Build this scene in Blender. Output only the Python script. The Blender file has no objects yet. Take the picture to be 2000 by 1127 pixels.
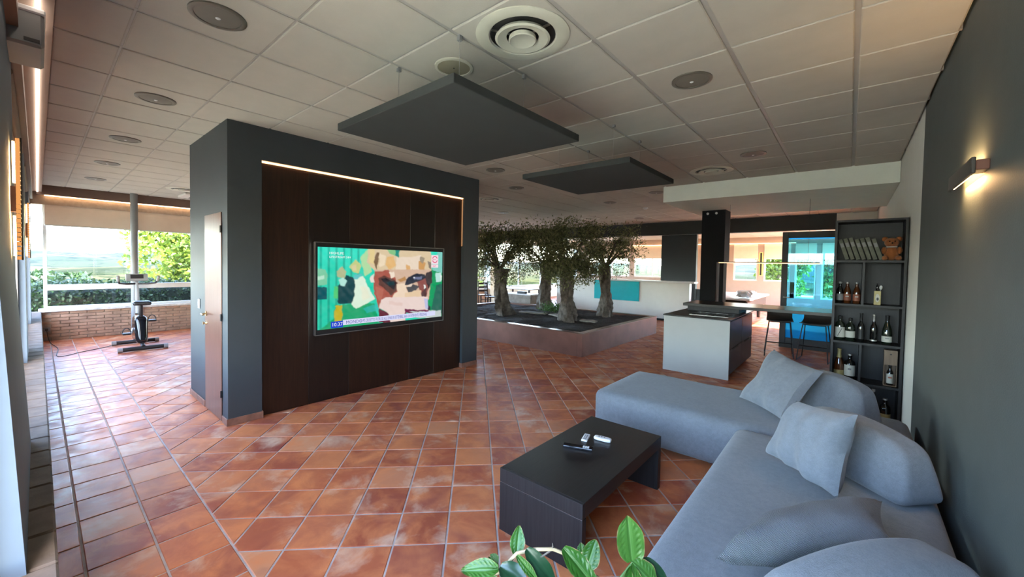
import bpy, bmesh, math, random
import numpy as np
from mathutils import Vector, Matrix
random.seed(7); RNG = np.random.default_rng(7)
PI = math.pi
S = bpy.context.scene
COL = S.collection

# ------------------------------------------------------------------ camera, sky, sun, exposure
CAM_R, CAM_U, CAM_W = Vector((0.761524, 0.647905, 0.017332)), Vector((-0.03238, 0.011324, 0.999411)), Vector((-0.647328, 0.761637, -0.029602))
CAM_H = 1.63
cd = bpy.data.cameras.new('camera'); cam = bpy.data.objects.new('camera', cd); COL.objects.link(cam)
cd.sensor_width = 36; cd.lens = 14.0973; cd.shift_x = 0.0030; cd.shift_y = -0.01197
cd.clip_start = 0.01; cd.clip_end = 9000
m4 = Matrix.Identity(4)
for i in range(3):
    m4[i][0] = CAM_R[i]; m4[i][1] = CAM_U[i]; m4[i][2] = -CAM_W[i]
m4[0][3], m4[1][3], m4[2][3] = 0, 0, CAM_H
cam.matrix_world = m4
S.camera = cam

EXPO = 3.15                                   # view exposure in stops
SCR = 2 ** -EXPO                             # radiance that reads as display white
S.view_settings.view_transform = 'Standard'; S.view_settings.look = 'None'
S.view_settings.exposure = EXPO; S.view_settings.gamma = 1; S.view_settings.use_curve_mapping = False
try:
    S.cycles.use_denoising = True; S.cycles.max_bounces = 10; S.cycles.diffuse_bounces = 6
    S.cycles.transparent_max_bounces = 16; S.cycles.sample_clamp_indirect = 6; S.cycles.caustics_reflective = False
    S.cycles.caustics_refractive = False; S.cycles.glossy_bounces = 4
except Exception: pass
wd = bpy.data.worlds.new('sky'); S.world = wd; wd.use_nodes = True
nt = wd.node_tree; nt.nodes.clear()
sky = nt.nodes.new('ShaderNodeTexSky'); sky.sky_type = 'NISHITA'; sky.sun_disc = False
sky.sun_elevation = math.radians(42); sky.sun_rotation = math.radians(100); sky.altitude = 300
sky.air_density = 1.0; sky.dust_density = 1.3; sky.ozone_density = 1.0
bgn = nt.nodes.new('ShaderNodeBackground'); bgn.inputs['Strength'].default_value = 0.62
won = nt.nodes.new('ShaderNodeOutputWorld')
nt.links.new(sky.outputs[0], bgn.inputs[0]); nt.links.new(bgn.outputs[0], won.inputs[0])
sd = bpy.data.lights.new('sun', 'SUN'); sd.energy = 5.5; sd.angle = 0.01; sd.color = (1.0, .95, .86)
so = bpy.data.objects.new('sun', sd); COL.objects.link(so)
so.rotation_euler = Vector((-0.72, -0.05, -0.69)).to_track_quat('-Z', 'Y').to_euler()

def portal(loc, rot, sx, sy):
    l = bpy.data.lights.new('daylight_portal', 'AREA'); l.shape = 'RECTANGLE'; l.size = sx; l.size_y = sy
    l.cycles.is_portal = True
    o = bpy.data.objects.new('daylight_portal', l); COL.objects.link(o); o.location = loc; o.rotation_euler = rot
portal((-5.7, -0.40, 1.45), (-PI/2, 0, PI), 11.9, 1.9)       # window wall, facing +Y
portal((-12.2, 6.2, 1.45), (0, -PI/2, 0), 1.9, 12.6)           # far wall, facing +X
portal((-5.6, 20.4, 1.55), (PI/2, 0, PI), 11.6, 2.2)            # rear wall, facing -Y

# ------------------------------------------------------------------ materials
def socket(n, *names):
    for x in names:
        if x in n.inputs: return n.inputs[x]
class MT:
    """small node-tree helper"""
    def __init__(s, name):
        s.m = bpy.data.materials.new(name); s.m.use_nodes = True; s.t = s.m.node_tree; s.t.nodes.clear()
        s.out = s.n('ShaderNodeOutputMaterial'); s.b = s.n('ShaderNodeBsdfPrincipled'); s.l(s.b.outputs[0], s.out.inputs[0])
    def n(s, typ, **k):
        x = s.t.nodes.new(typ)
        for a, v in k.items(): setattr(x, a, v)
        return x
    def l(s, a, b): s.t.links.new(a, b)
    def coords(s, kind='Object', scale=(1, 1, 1)):
        tc = s.n('ShaderNodeTexCoord'); mp = s.n('ShaderNodeMapping'); mp.inputs['Scale'].default_value = scale
        if kind == 'World':
            g = s.n('ShaderNodeNewGeometry'); s.l(g.outputs['Position'], mp.inputs[0])
        else: s.l(tc.outputs[kind], mp.inputs[0])
        return mp.outputs[0]
    def noise(s, co, scale, detail=4, rough=.55, dist=0):
        x = s.n('ShaderNodeTexNoise'); x.inputs['Scale'].default_value = scale; x.inputs['Detail'].default_value = detail
        x.inputs['Roughness'].default_value = rough; x.inputs['Distortion'].default_value = dist
        s.l(co, x.inputs['Vector']); return x.outputs[0]
    def ramp(s, fac, stops, interp='LINEAR'):
        r = s.n('ShaderNodeValToRGB'); e = r.color_ramp; e.interpolation = interp
        while len(e.elements) < len(stops): e.elements.new(.5)
        for q, (p, c) in zip(e.elements, stops):
            q.position = p; q.color = (*c, 1) if len(c) == 3 else c
        s.l(fac, r.inputs[0]); return r.outputs[0]
    def mix(s, fac, a, b, mode='MIX'):
        x = s.n('ShaderNodeMix', data_type='RGBA', blend_type=mode)
        if isinstance(fac, (int, float)): x.inputs[0].default_value = fac
        else: s.l(fac, x.inputs[0])
        for v, i in ((a, 6), (b, 7)):
            if isinstance(v, tuple): x.inputs[i].default_value = (*v, 1)
            else: s.l(v, x.inputs[i])
        return x.outputs[2]
    def bump(s, h, strength=.3, dist=.01):
        x = s.n('ShaderNodeBump'); x.inputs['Strength'].default_value = strength; x.inputs['Distance'].default_value = dist
        s.l(h, x.inputs['Height']); s.l(x.outputs[0], s.b.inputs['Normal'])
    def base(s, c):
        if isinstance(c, tuple): s.b.inputs['Base Color'].default_value = (*c, 1)
        else: s.l(c, s.b.inputs['Base Color'])
    def rough(s, r):
        if isinstance(r, (int, float)): s.b.inputs['Roughness'].default_value = r
        else: s.l(r, s.b.inputs['Roughness'])

def plain(name, c, rough=.5, metal=0, var=.12, nscale=6, bump=0, bscale=200, spec=None, kind='Object', sheen=0):
    k = MT(name); co = k.coords(kind)
    lo = tuple(x * (1 - var) for x in c); hi = tuple(min(1, x * (1 + var)) for x in c)
    k.base(k.ramp(k.noise(co, nscale), [(.3, lo), (.7, hi)])); k.rough(rough); k.b.inputs['Metallic'].default_value = metal
    if bump: k.bump(k.noise(co, bscale, 3), bump, .003)
    if spec is not None: socket(k.b, 'Specular IOR Level', 'Specular').default_value = spec
    if sheen and 'Sheen Weight' in k.b.inputs: k.b.inputs['Sheen Weight'].default_value = sheen
    return k.m
def wood(name, c1, c2, scale=(14, 14, .9), rough=.45, nscale=3, bump=.08, kind='Object'):
    k = MT(name); co = k.coords(kind, scale)
    f = k.noise(co, nscale, 6, .6, .6)
    k.base(k.ramp(f, [(.32, c1), (.5, tuple((a + b) / 2 for a, b in zip(c1, c2))), (.68, c2)])); k.rough(rough)
    k.bump(f, bump, .004); return k.m
def glow(name, c, strength):
    k = MT(name); k.t.nodes.remove(k.b); e = k.n('ShaderNodeEmission'); e.inputs[0].default_value = (*c, 1); e.inputs[1].default_value = strength
    k.l(e.outputs[0], k.out.inputs[0]); return k.m
def glass(name, tint=(1, 1, 1), refl=.06, facing=.35):
    k = MT(name); k.t.nodes.remove(k.b)
    tr = k.n('ShaderNodeBsdfTransparent'); tr.inputs[0].default_value = (*tint, 1)
    gl = k.n('ShaderNodeBsdfGlossy'); gl.inputs['Roughness'].default_value = .02
    lw = k.n('ShaderNodeLayerWeight'); lw.inputs[0].default_value = .25
    mr = k.n('ShaderNodeMapRange'); mr.inputs[3].default_value = refl; mr.inputs[4].default_value = facing
    k.l(lw.outputs['Facing'], mr.inputs[0])
    mx = k.n('ShaderNodeMixShader'); k.l(mr.outputs[0], mx.inputs[0]); k.l(tr.outputs[0], mx.inputs[1]); k.l(gl.outputs[0], mx.inputs[2])
    k.l(mx.outputs[0], k.out.inputs[0]); return k.m

def bluefilm():
    k = MT('bright_blue_film'); tl = k.n('ShaderNodeBsdfTranslucent'); tl.inputs[0].default_value = (.05, .50, .95, 1); tr = k.n('ShaderNodeBsdfTransparent'); tr.inputs[0].default_value = (.10, .60, .95, 1)
    k.base((.03, .35, .75)); k.rough(.2); m1 = k.n('ShaderNodeMixShader'); m1.inputs[0].default_value = .55; k.l(tl.outputs[0], m1.inputs[1]); k.l(tr.outputs[0], m1.inputs[2])
    m2 = k.n('ShaderNodeMixShader'); m2.inputs[0].default_value = .85; k.l(k.b.outputs[0], m2.inputs[1]); k.l(m1.outputs[0], m2.inputs[2]); k.l(m2.outputs[0], k.out.inputs[0]); return k.m

def terracotta(name, island):
    k = MT(name); co = k.coords('World')
    if island: rnd = k.n('ShaderNodeNewGeometry').outputs['Random Per Island']
    else: rnd = k.n('ShaderNodeObjectInfo').outputs['Random']
    off = k.n('ShaderNodeVectorMath', operation='SCALE'); cx = k.n('ShaderNodeCombineXYZ')
    k.l(rnd, cx.inputs[0]); k.l(rnd, cx.inputs[2]); k.l(cx.outputs[0], off.inputs[0]); off.inputs['Scale'].default_value = 37
    ad = k.n('ShaderNodeVectorMath', operation='ADD'); k.l(co, ad.inputs[0]); k.l(off.outputs[0], ad.inputs[1]); pc = ad.outputs[0]
    base = k.ramp(rnd, [(0, (0.315, 0.077, 0.039)), (.22, (0.401, 0.100, 0.047)), (.42, (0.485, 0.140, 0.058)), (.6, (0.343, 0.088, 0.047)), (.75, (0.571, 0.198, 0.080)), (.9, (0.429, 0.115, 0.052)), (1, (0.600, 0.278, 0.145))])
    cloud = k.noise(pc, 4.2, 5, .6, .5)
    c1 = k.mix(k.ramp(cloud, [(.40, (0, 0, 0)), (.66, (.9, .9, .9))]), base, (0.657, 0.228, 0.087))
    dark = k.noise(pc, 2.4, 3, .5, .8)
    c2 = k.mix(k.ramp(dark, [(.50, (0, 0, 0)), (.72, (.7, .7, .7))]), c1, (0.256, 0.065, 0.053))
    pale = k.noise(pc, 2.6, 6, .60, .35)
    c3 = k.mix(k.ramp(pale, [(.55, (0, 0, 0)), (.70, (.68, .68, .68))]), c2, (.70, .52, .37))
    k.base(c3); socket(k.b, 'Specular IOR Level', 'Specular').default_value = .22
    k.rough(k.ramp(k.noise(pc, 9, 4), [(.3, (.33, .33, .33)), (.7, (.54, .54, .54))]))
    k.bump(k.noise(pc, 14, 5, .6), .18, .006); return k.m

M = {}
M['tile'] = terracotta('terracotta_tile', False); M['tile_field'] = terracotta('terracotta_tile_field', True)
M['grout'] = plain('cement_grout', (.44, .38, .35), .85, var=.2, nscale=9, bump=.2, bscale=60, kind='World')
M['ceil'] = plain('mineral_fibre_ceiling', (.46, .425, .37), .9, var=.03, bump=.25, bscale=260)
M['tee'] = plain('grey_ceiling_tee', (.36, .335, .31), .5, var=.04)
M['plaster'] = plain('white_plaster', (.70, .71, .63), .85, var=.03, bump=.1, bscale=120)
M['whitewall'] = plain('bright_white_paint', (.76, .77, .73), .8, var=.02, bump=.1, bscale=120)
M['plaster_warm'] = plain('warm_plaster', (.34, .255, .205), .85, var=.03, bump=.1, bscale=120)
M['pillar'] = plain('sky_tinted_grey_paint', (.105, .145, .19), .7, var=.03)  # blue of the skylight worked into the pillar colour
M['dark'] = plain('dark_slate_paint', (.038, .049, .055), .55, var=.05, bump=.12, bscale=180)
M['darkwall'] = plain('rough_slate_paint', (.060, .075, .074), .6, var=.08, bump=.3, bscale=140)
M['acoustic'] = plain('charcoal_acoustic_felt', (.026, .029, .027), .9, var=.06, bump=.2, bscale=300)
M['header'] = plain('charcoal_beam_paint', (.026, .031, .030), .6, var=.06)
M['walnut'] = wood('dark_walnut_veneer', (.010, .004, .0025), (.030, .0125, .0065), (16, 16, .8), .34)
M['walnut2'] = wood('black_walnut_veneer', (.007, .0042, .0033), (.016, .0090, .0066), (16, 16, .8), .34)
M['ash'] = wood('black_ash_veneer', (.008, .007, .0072), (.021, .019, .019), (26, 26, .8), .5)
M['ash_dark'] = wood('dark_shelf_veneer', (.0045, .004, .0042), (.012, .011, .011), (26, 26, .8), .5)
M['ash_y'] = wood('black_ash_veneer_lengthwise', (.0075, .0066, .0066), (.017, .015, .015), (26, .9, 26), .36)
M['ash_x'] = wood('black_ash_veneer_crosswise', (.011, .0085, .0078), (.027, .022, .020), (.9, 26, 26), .3)
M['door'] = wood('reddish_door_veneer', (.085, .034, .022), (.14, .062, .042), (18, 18, .9), .3)
M['skirt'] = plain('terracotta_skirting', (.24, .115, .075), .5, var=.3, nscale=12, bump=.15, bscale=60)
M['stone'] = plain('pale_rubble_stone', (.26, .235, .20), .9, var=.25, nscale=8, bump=.6, bscale=35, kind='World')
M['brick'] = plain('sandy_brick', (.36, .22, .145), .9, var=.25, nscale=7, bump=.4, bscale=70, kind='World')
M['mortar'] = plain('pale_mortar', (.36, .29, .23), .95, var=.12, nscale=20, kind='World')
M['coping'] = plain('dark_brown_coping', (.13, .095, .07), .9, var=.3, nscale=9, bump=.4, bscale=60, kind='World')  # brown tone set darker than the far bricks
M['post'] = plain('backlit_grey_post', (.20, .21, .215), .5, var=.05)  # grey carries the backlit shade of the post
M['sill'] = plain('pale_stone_sill', (.50, .47, .43), .6, var=.2, nscale=22)
M['frame'] = plain('white_window_frame', (.60, .58, .55), .4, var=.03)
M['glass'] = glass('window_glass')
M['blue_glass'] = glass('blue_tinted_glass', (.30, .74, .95), .05, .30)
M['teal_glass'] = plain('teal_glass_panel', (.03, .46, .52), .08, var=.05)
M['blue_film'] = bluefilm()
M['blind'] = plain('cream_blind_fabric', (.68, .56, .44), .9, var=.03, bump=.2, bscale=400)
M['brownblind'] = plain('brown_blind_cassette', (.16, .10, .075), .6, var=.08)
M['steel'] = plain('brushed_steel', (.55, .54, .52), .28, 1, .05, 40)
M['brass'] = plain('satin_brass', (.55, .40, .20), .3, 1, .05)
M['black'] = plain('matt_black_plastic', (.012, .012, .013), .45, var=.1)
M['blackmetal'] = plain('black_powder_coat', (.014, .014, .016), .35, .3, .1)
M['column'] = plain('dull_black_column_paint', (.006, .006, .007), .7, var=.1, spec=.2)
M['gloss'] = plain('gloss_black', (.006, .006, .008), .06, var=.05)
M['white'] = plain('white_plastic', (.72, .72, .72), .35, var=.02)
M['ivory'] = plain('ivory_enamel', (.56, .54, .45), .45, var=.04)
M['grey'] = plain('grey_plastic', (.22, .22, .22), .5, var=.05)
M['lamin'] = plain('pale_grey_laminate', (.50, .52, .50), .5, var=.02)
M['anth'] = plain('anthracite_laminate', (.055, .065, .075), .32, var=.05)
M['dl_lens'] = plain('frosted_lamp_lens', (.17, .155, .13), .55, var=.05)
M['bronze'] = plain('dark_bronze_metal', (.07, .06, .055), .4, .4, .08)
M['dl_ring'] = plain('bronze_lamp_ring', (.16, .145, .12), .35, .3, .05)
def fabric(name, c1, c2, bs, strength):
    k = MT(name); co = k.coords('Object')
    f = k.noise(co, 5, 5, .6); g = k.noise(co, bs, 2, .7)
    e = k.noise(co, 34, 4, .7)
    k.base(k.mix(.4, k.mix(.5, k.ramp(f, [(.3, c1), (.72, c2)]), k.ramp(e, [(.38, c1), (.62, c2)])), k.ramp(g, [(.36, c1), (.64, c2)]))); k.rough(.95)
    socket(k.b, 'Specular IOR Level', 'Specular').default_value = .2
    if 'Sheen Weight' in k.b.inputs: k.b.inputs['Sheen Weight'].default_value = .25
    k.bump(g, strength, .004); return k.m
M['fabric'] = fabric('blue_grey_chenille', (.145, .160, .180), (.225, .245, .272), 260, .45)
M['cushion'] = fabric('blue_grey_cushion_cloth', (.165, .180, .200), (.240, .262, .290), 300, .4)
def knitmat():
    k = MT('ribbed_knit_cloth'); co = k.coords('Object')
    w = k.n('ShaderNodeTexWave'); w.inputs['Scale'].default_value = 75; w.inputs['Distortion'].default_value = 3; w.inputs['Detail'].default_value = 1
    w.bands_direction = 'DIAGONAL'; k.l(co, w.inputs['Vector'])
    k.base(k.ramp(w.outputs[1], [(.1, (.14, .155, .18)), (.8, (.34, .37, .41))])); k.rough(.95); k.bump(w.outputs[1], .8, .006); return k.m
M['knit'] = knitmat()
M['soil'] = plain('dark_soil', (.035, .025, .018), .95, var=.5, nscale=30, bump=.8, bscale=50)
M['copper'] = plain('rusty_copper_cladding', (.17, .075, .055), .38, .25, .2, 3)
M['bark'] = plain('olive_bark', (.115, .095, .078), .95, var=.5, nscale=14, bump=.9, bscale=24)
def leafmat(name, c1, c2, trans=.25, rough=.5):
    k = MT(name); r = k.n('ShaderNodeNewGeometry').outputs['Random Per Island']
    col = k.ramp(r, [(0, c1), (1, c2)]); k.base(col); k.rough(rough)
    tl = k.n('ShaderNodeBsdfTranslucent'); k.l(col, tl.inputs[0]); mx = k.n('ShaderNodeMixShader'); mx.inputs[0].default_value = trans
    k.l(k.b.outputs[0], mx.inputs[1]); k.l(tl.outputs[0], mx.inputs[2]); k.l(mx.outputs[0], k.out.inputs[0]); return k.m
M['olive'] = leafmat('olive_leaf', (.06, .078, .028), (.24, .25, .11), .45)
M['bush'] = leafmat('yellow_green_leaf', (.05, .10, .008), (.16, .22, .02), .35)
M['hedge'] = leafmat('dark_hedge_leaf', (.008, .022, .008), (.035, .07, .02))
M['grass_tuft'] = leafmat('bright_moss_leaf', (.04, .10, .02), (.10, .20, .05))
def terrain_mat():
    k = MT('hazed_patchwork_fields'); co = k.coords('World')
    v = k.n('ShaderNodeTexVoronoi'); v.inputs['Scale'].default_value = .006; k.l(co, v.inputs['Vector'])
    sp = k.n('ShaderNodeSeparateColor'); k.l(v.outputs['Color'], sp.inputs[0])
    c = k.ramp(sp.outputs[0], [(0, (.018, .026, .010)), (.3, (.044, .046, .020)), (.55, (.025, .035, .014)), (.8, (.058, .054, .028)), (1, (.018, .025, .013))])
    n = k.noise(co, .02, 6, .65)
    c = k.mix(k.ramp(n, [(.5, (0, 0, 0)), (.62, (1, 1, 1))]), c, (.010, .016, .007))
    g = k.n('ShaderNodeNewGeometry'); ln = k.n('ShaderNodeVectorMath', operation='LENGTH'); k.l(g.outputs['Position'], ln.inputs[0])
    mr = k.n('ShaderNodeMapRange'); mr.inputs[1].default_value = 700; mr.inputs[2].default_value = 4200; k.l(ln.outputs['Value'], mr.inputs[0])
    k.base(k.mix(mr.outputs[0], c, (.040, .052, .062))); k.rough(1.0); socket(k.b, 'Specular IOR Level', 'Specular').default_value = 0; return k.m  # far fields fade into a painted haze colour
M['terrain'] = terrain_mat()
WARM = (1.0, .52, .20)
M['led_warm'] = glow('warm_led', (1.0, .60, .30), 18 * SCR)
M['led_copper'] = glow('copper_led', (1.0, .50, .22), 4.5 * SCR)
M['led_white'] = glow('white_led', (1.0, .86, .74), 9 * SCR)
M['led_amber'] = glow('amber_led', (1.0, .55, .20), 34 * SCR)
M['amber_halo'] = glow('amber_halo', (1.0, .62, .14), 2.2 * SCR)
M['amber_shade'] = glow('amber_shade', (1.0, .42, .12), .9 * SCR)
M['led_blue'] = glow('blue_led', (.05, .55, 1.0), 2.2 * SCR)

# ------------------------------------------------------------------ mesh helpers
class MB:
    def __init__(s): s.v = []; s.f = []
    def add(s, v, f):
        b = len(s.v); s.v += [tuple(x) for x in v]; s.f += [tuple(i + b for i in q) for q in f]; return s
    def box(s, x0, x1, y0, y1, z0, z1, bev=0, seg=1):
        if bev:
            bm = bmesh.new(); bmesh.ops.create_cube(bm, size=1)
            for v in bm.verts: v.co = (x0 + (v.co.x + .5) * (x1 - x0), y0 + (v.co.y + .5) * (y1 - y0), z0 + (v.co.z + .5) * (z1 - z0))
            bmesh.ops.bevel(bm, geom=bm.edges[:], offset=bev, segments=seg, profile=.5, affect='EDGES')
            s.bm(bm); return s
        v = [(x, y, z) for z in (z0, z1) for y in (y0, y1) for x in (x0, x1)]
        return s.add(v, [(0, 2, 3, 1), (4, 5, 7, 6), (0, 1, 5, 4), (2, 6, 7, 3), (0, 4, 6, 2), (1, 3, 7, 5)])
    def bm(s, bm):
        bm.verts.index_update(); s.add([v.co[:] for v in bm.verts], [[v.index for v in f.verts] for f in bm.faces]); bm.free()
    def tube(s, pts, r, n=10, cap=True):
        pts = [Vector(p) for p in pts]; rs = r if isinstance(r, (list, tuple)) else [r] * len(pts)
        vs = []; fs = []; ref = None
        for i, p in enumerate(pts):
            d = (pts[min(i + 1, len(pts) - 1)] - pts[max(i - 1, 0)]).normalized()
            if ref is None: ref = d.orthogonal().normalized()
            ref = (ref - d * ref.dot(d));  ref = ref.normalized() if ref.length > 1e-6 else d.orthogonal().normalized()
            b = d.cross(ref)
            for k in range(n):
                a = 2 * PI * k / n; vs.append(p + (ref * math.cos(a) + b * math.sin(a)) * rs[i])
        for i in range(len(pts) - 1):
            for k in range(n): fs.append((i * n + k, i * n + (k + 1) % n, (i + 1) * n + (k + 1) % n, (i + 1) * n + k))
        if cap: fs += [tuple(range(n))[::-1], tuple((len(pts) - 1) * n + k for k in range(n))]
        return s.add(vs, fs)
    def lathe(s, prof, c=(0, 0, 0), n=24, sx=1, sy=1, cap=True):
        vs = []; fs = []
        for r, z in prof:
            for k in range(n): a = 2 * PI * k / n; vs.append((c[0] + r * sx * math.cos(a), c[1] + r * sy * math.sin(a), c[2] + z))
        for i in range(len(prof) - 1):
            for k in range(n): fs.append((i * n + k, i * n + (k + 1) % n, (i + 1) * n + (k + 1) % n, (i + 1) * n + k))
        if cap: fs += [tuple(range(n))[::-1], tuple((len(prof) - 1) * n + k for k in range(n))]
        return s.add(vs, fs)
    def prism(s, poly, axis, a, b):
        """poly in the two other axes (cyclic order), extruded along axis from a to b"""
        def P(p, t): return {'x': (t, p[0], p[1]), 'y': (p[0], t, p[1]), 'z': (p[0], p[1], t)}[axis]
        n = len(poly); vs = [P(p, a) for p in poly] + [P(p, b) for p in poly]
        fs = [tuple(range(n))[::-1], tuple(range(n, 2 * n))] + [(i, (i + 1) % n, n + (i + 1) % n, n + i) for i in range(n)]
        return s.add(vs, fs)
    def _ball(s, c, r, n=14, m=10, sz=(1, 1, 1)):
        vs = []; fs = []
        for i in range(m + 1):
            t = PI * i / m
            for k in range(n):
                a = 2 * PI * k / n
                vs.append((c[0] + r * sz[0] * max(1e-3, math.sin(t)) * math.cos(a), c[1] + r * sz[1] * max(1e-3, math.sin(t)) * math.sin(a), c[2] - r * sz[2] * math.cos(t)))
        for i in range(m):
            for k in range(n): fs.append((i * n + k, i * n + (k + 1) % n, (i + 1) * n + (k + 1) % n, (i + 1) * n + k))
        return s.add(vs, fs)
    def xf(s, mat):
        s.v = [tuple(mat @ Vector(v)) for v in s.v]; return s

def origin(o):
    p = Vector((0, 0, 0))
    while o is not None: p += o.location; o = o.parent
    return p
def tag(o, label=None, cat=None, group=None, kind=None):
    if label: o['label'] = label
    if cat: o['category'] = cat
    if group: o['group'] = group
    if kind: o['kind'] = kind
    return o
def mesh(name, mb, mat, smooth=False, angle=None):
    me = bpy.data.meshes.new(name); me.from_pydata(mb.v, [], mb.f); me.update()
    bm = bmesh.new(); bm.from_mesh(me); bmesh.ops.recalc_face_normals(bm, faces=bm.faces[:]); bm.to_mesh(me); bm.free()
    if mat is not None: me.materials.append(M[mat] if isinstance(mat, str) else mat)
    if smooth:
        me.polygons.foreach_set('use_smooth', [True] * len(me.polygons))
        if angle:
            try: me.set_sharp_from_angle(angle=math.radians(angle))
            except Exception: pass
    return me
def obj(name, mb, mat, parent=None, smooth=False, angle=40, label=None, local=False):
    """one mesh object; coordinates in mb are world coordinates unless local"""
    if parent is not None and not local:
        p = origin(parent); mb.v = [(x - p.x, y - p.y, z - p.z) for x, y, z in mb.v]
    o = bpy.data.objects.new(name, mesh(name, mb, mat, smooth, angle)); COL.objects.link(o); o.parent = parent
    if label: o['label'] = label
    return o
def solo(name, mb, mat, label, cat, group=None, smooth=False, kind=None, angle=40):
    """a thing that is one mesh: origin moved to its base"""
    xs = [v[0] for v in mb.v]; ys = [v[1] for v in mb.v]; zs = [v[2] for v in mb.v]
    c = Vector(((min(xs) + max(xs)) / 2, (min(ys) + max(ys)) / 2, min(zs)))
    mb.v = [(x - c.x, y - c.y, z - c.z) for x, y, z in mb.v]
    o = obj(name, mb, mat, None, smooth, angle); o.location = c
    return tag(o, label, cat, group, kind)
def thing(name, label, cat, loc=(0, 0, 0), rz=0, group=None, kind=None):
    o = bpy.data.objects.new(name, None); COL.objects.link(o); o.location = loc; o.rotation_euler = (0, 0, rz); o.empty_display_size = .1
    return tag(o, label, cat, group, kind)
def struct(name, mb, mat, label, cat, smooth=False):
    return tag(obj(name, mb, mat, None, smooth), label, cat, None, 'structure')
def dup(root, loc, rz=None, label=None):
    def cp(o, par):
        c = o.copy(); COL.objects.link(c); c.parent = par
        for ch in [x for x in bpy.data.objects if x.parent == o]: cp(ch, c)
        return c
    r = cp(root, None); r.location = loc
    if rz is not None: r.rotation_euler = (0, 0, rz)
    if label: r['label'] = label
    return r
def Bx(*a, **k): return MB().box(*a, **k)
def text(s, size, mat, parent, place, name='lettering', stretch=1.0):
    """flat lettering; place(x, y) -> world point"""
    cu = bpy.data.curves.new('txt', 'FONT'); cu.body = s; cu.size = size; cu.resolution_u = 2; cu.fill_mode = 'FRONT'
    to = bpy.data.objects.new('txt', cu); COL.objects.link(to)
    dg = bpy.context.evaluated_depsgraph_get(); dg.update(); me = bpy.data.meshes.new_from_object(to.evaluated_get(dg))
    mb = MB(); mb.add([place(v.co.x * stretch, v.co.y) for v in me.vertices], [list(p.vertices) for p in me.polygons])
    bpy.data.objects.remove(to); bpy.data.curves.remove(cu)
    return obj(name, mb, mat, parent)

def rbox(half, r, n=12, warp=None):
    """rounded box around the origin, gridded so that it can be puffed"""
    h = Vector(half); mb = MB(); key = {}
    def pt(p):
        q = Vector((p[0] * h.x, p[1] * h.y, p[2] * h.z))
        c = Vector([max(-(h[i] - r), min(h[i] - r, q[i])) for i in range(3)])
        d = q - c
        return c + d.normalized() * r if d.length > 1e-9 else q
    def spread(t): return math.sin(t * PI / 2) * .55 + t * .45
    for ax in range(3):
        for sg in (-1, 1):
            g = []
            for i in range(n + 1):
                row = []
                for j in range(n + 1):
                    a = spread(-1 + 2 * i / n); b = spread(-1 + 2 * j / n); p = [0, 0, 0]; p[ax] = sg; p[(ax + 1) % 3] = a; p[(ax + 2) % 3] = b
                    kk = tuple(round(x, 5) for x in p)
                    if kk not in key:
                        w = pt(p); w = warp(w, h) if warp else w; key[kk] = len(mb.v); mb.v.append(tuple(w))
                    row.append(key[kk])
                g.append(row)
            for i in range(n):
                for j in range(n): mb.f.append((g[i][j], g[i + 1][j], g[i + 1][j + 1], g[i][j + 1]))
    return mb
def pillow(bl, br, tr, tl, thick, n=22, seed=1, wr=.006, pinch=.07):
    bl, br, tr, tl = map(Vector, (bl, br, tr, tl)); rr = random.Random(seed)
    N = ((br - bl).cross(tl - bl)).normalized()
    ws = [(rr.uniform(1, 4), rr.uniform(-5, 5), rr.uniform(0, 6)) for _ in range(5)]
    mb = MB(); idx = {}
    for side in (1, -1):
        for i in range(n + 1):
            for j in range(n + 1):
                u = -1 + 2 * i / n; v = -1 + 2 * j / n; edge = i in (0, n) or j in (0, n)
                if edge and side == -1: idx[(side, i, j)] = idx[(1, i, j)]; continue
                uu = u * (1 - pinch * (1 - v * v)); vv = v * (1 - pinch * (1 - u * u))
                s, t = (uu + 1) / 2, (vv + 1) / 2
                p = bl * (1 - s) * (1 - t) + br * s * (1 - t) + tr * s * t + tl * (1 - s) * t
                th = thick * ((1 - u ** 4) ** .5) * ((1 - v ** 4) ** .5) * (.80 + .20 * (1 - u * u) * (1 - v * v))
                w = sum(math.sin(a * 3 * u + b * v + c) for a, b, c in ws) * wr * (0 if edge else 1) * (.4 + .6 * max(u * u, v * v))
                idx[(side, i, j)] = len(mb.v); mb.v.append(tuple(p + N * (side * th + w)))
        for i in range(n):
            for j in range(n): mb.f.append((idx[(side, i, j)], idx[(side, i + 1, j)], idx[(side, i + 1, j + 1)], idx[(side, i, j + 1)]))
    return mb
def leaves(mb, pts, L, W, up=0.0, rng=random):
    for p in pts:
        d = Vector((rng.gauss(0, 1), rng.gauss(0, 1), rng.gauss(0, 1) + up)).normalized(); s = d.orthogonal().normalized()
        s = Matrix.Rotation(rng.uniform(0, 6.28), 3, d) @ s; p = Vector(p); l = L * rng.uniform(.7, 1.3); w = W * rng.uniform(.7, 1.2)
        mb.add([p, p + d * l * .5 + s * w, p + d * l, p + d * l * .5 - s * w], [(0, 1, 2, 3)])
    return mb
def clip(poly, ax, val, keep_greater=True):
    out = []; n = len(poly); sg = 1 if keep_greater else -1
    for i in range(n):
        a, b = poly[i], poly[(i + 1) % n]; da, db = (a[ax] - val) * sg, (b[ax] - val) * sg
        if da >= 0: out.append(a)
        if da * db < 0:
            t = da / (da - db); out.append((a[0] + (b[0] - a[0]) * t, a[1] + (b[1] - a[1]) * t))
    return out

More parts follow.
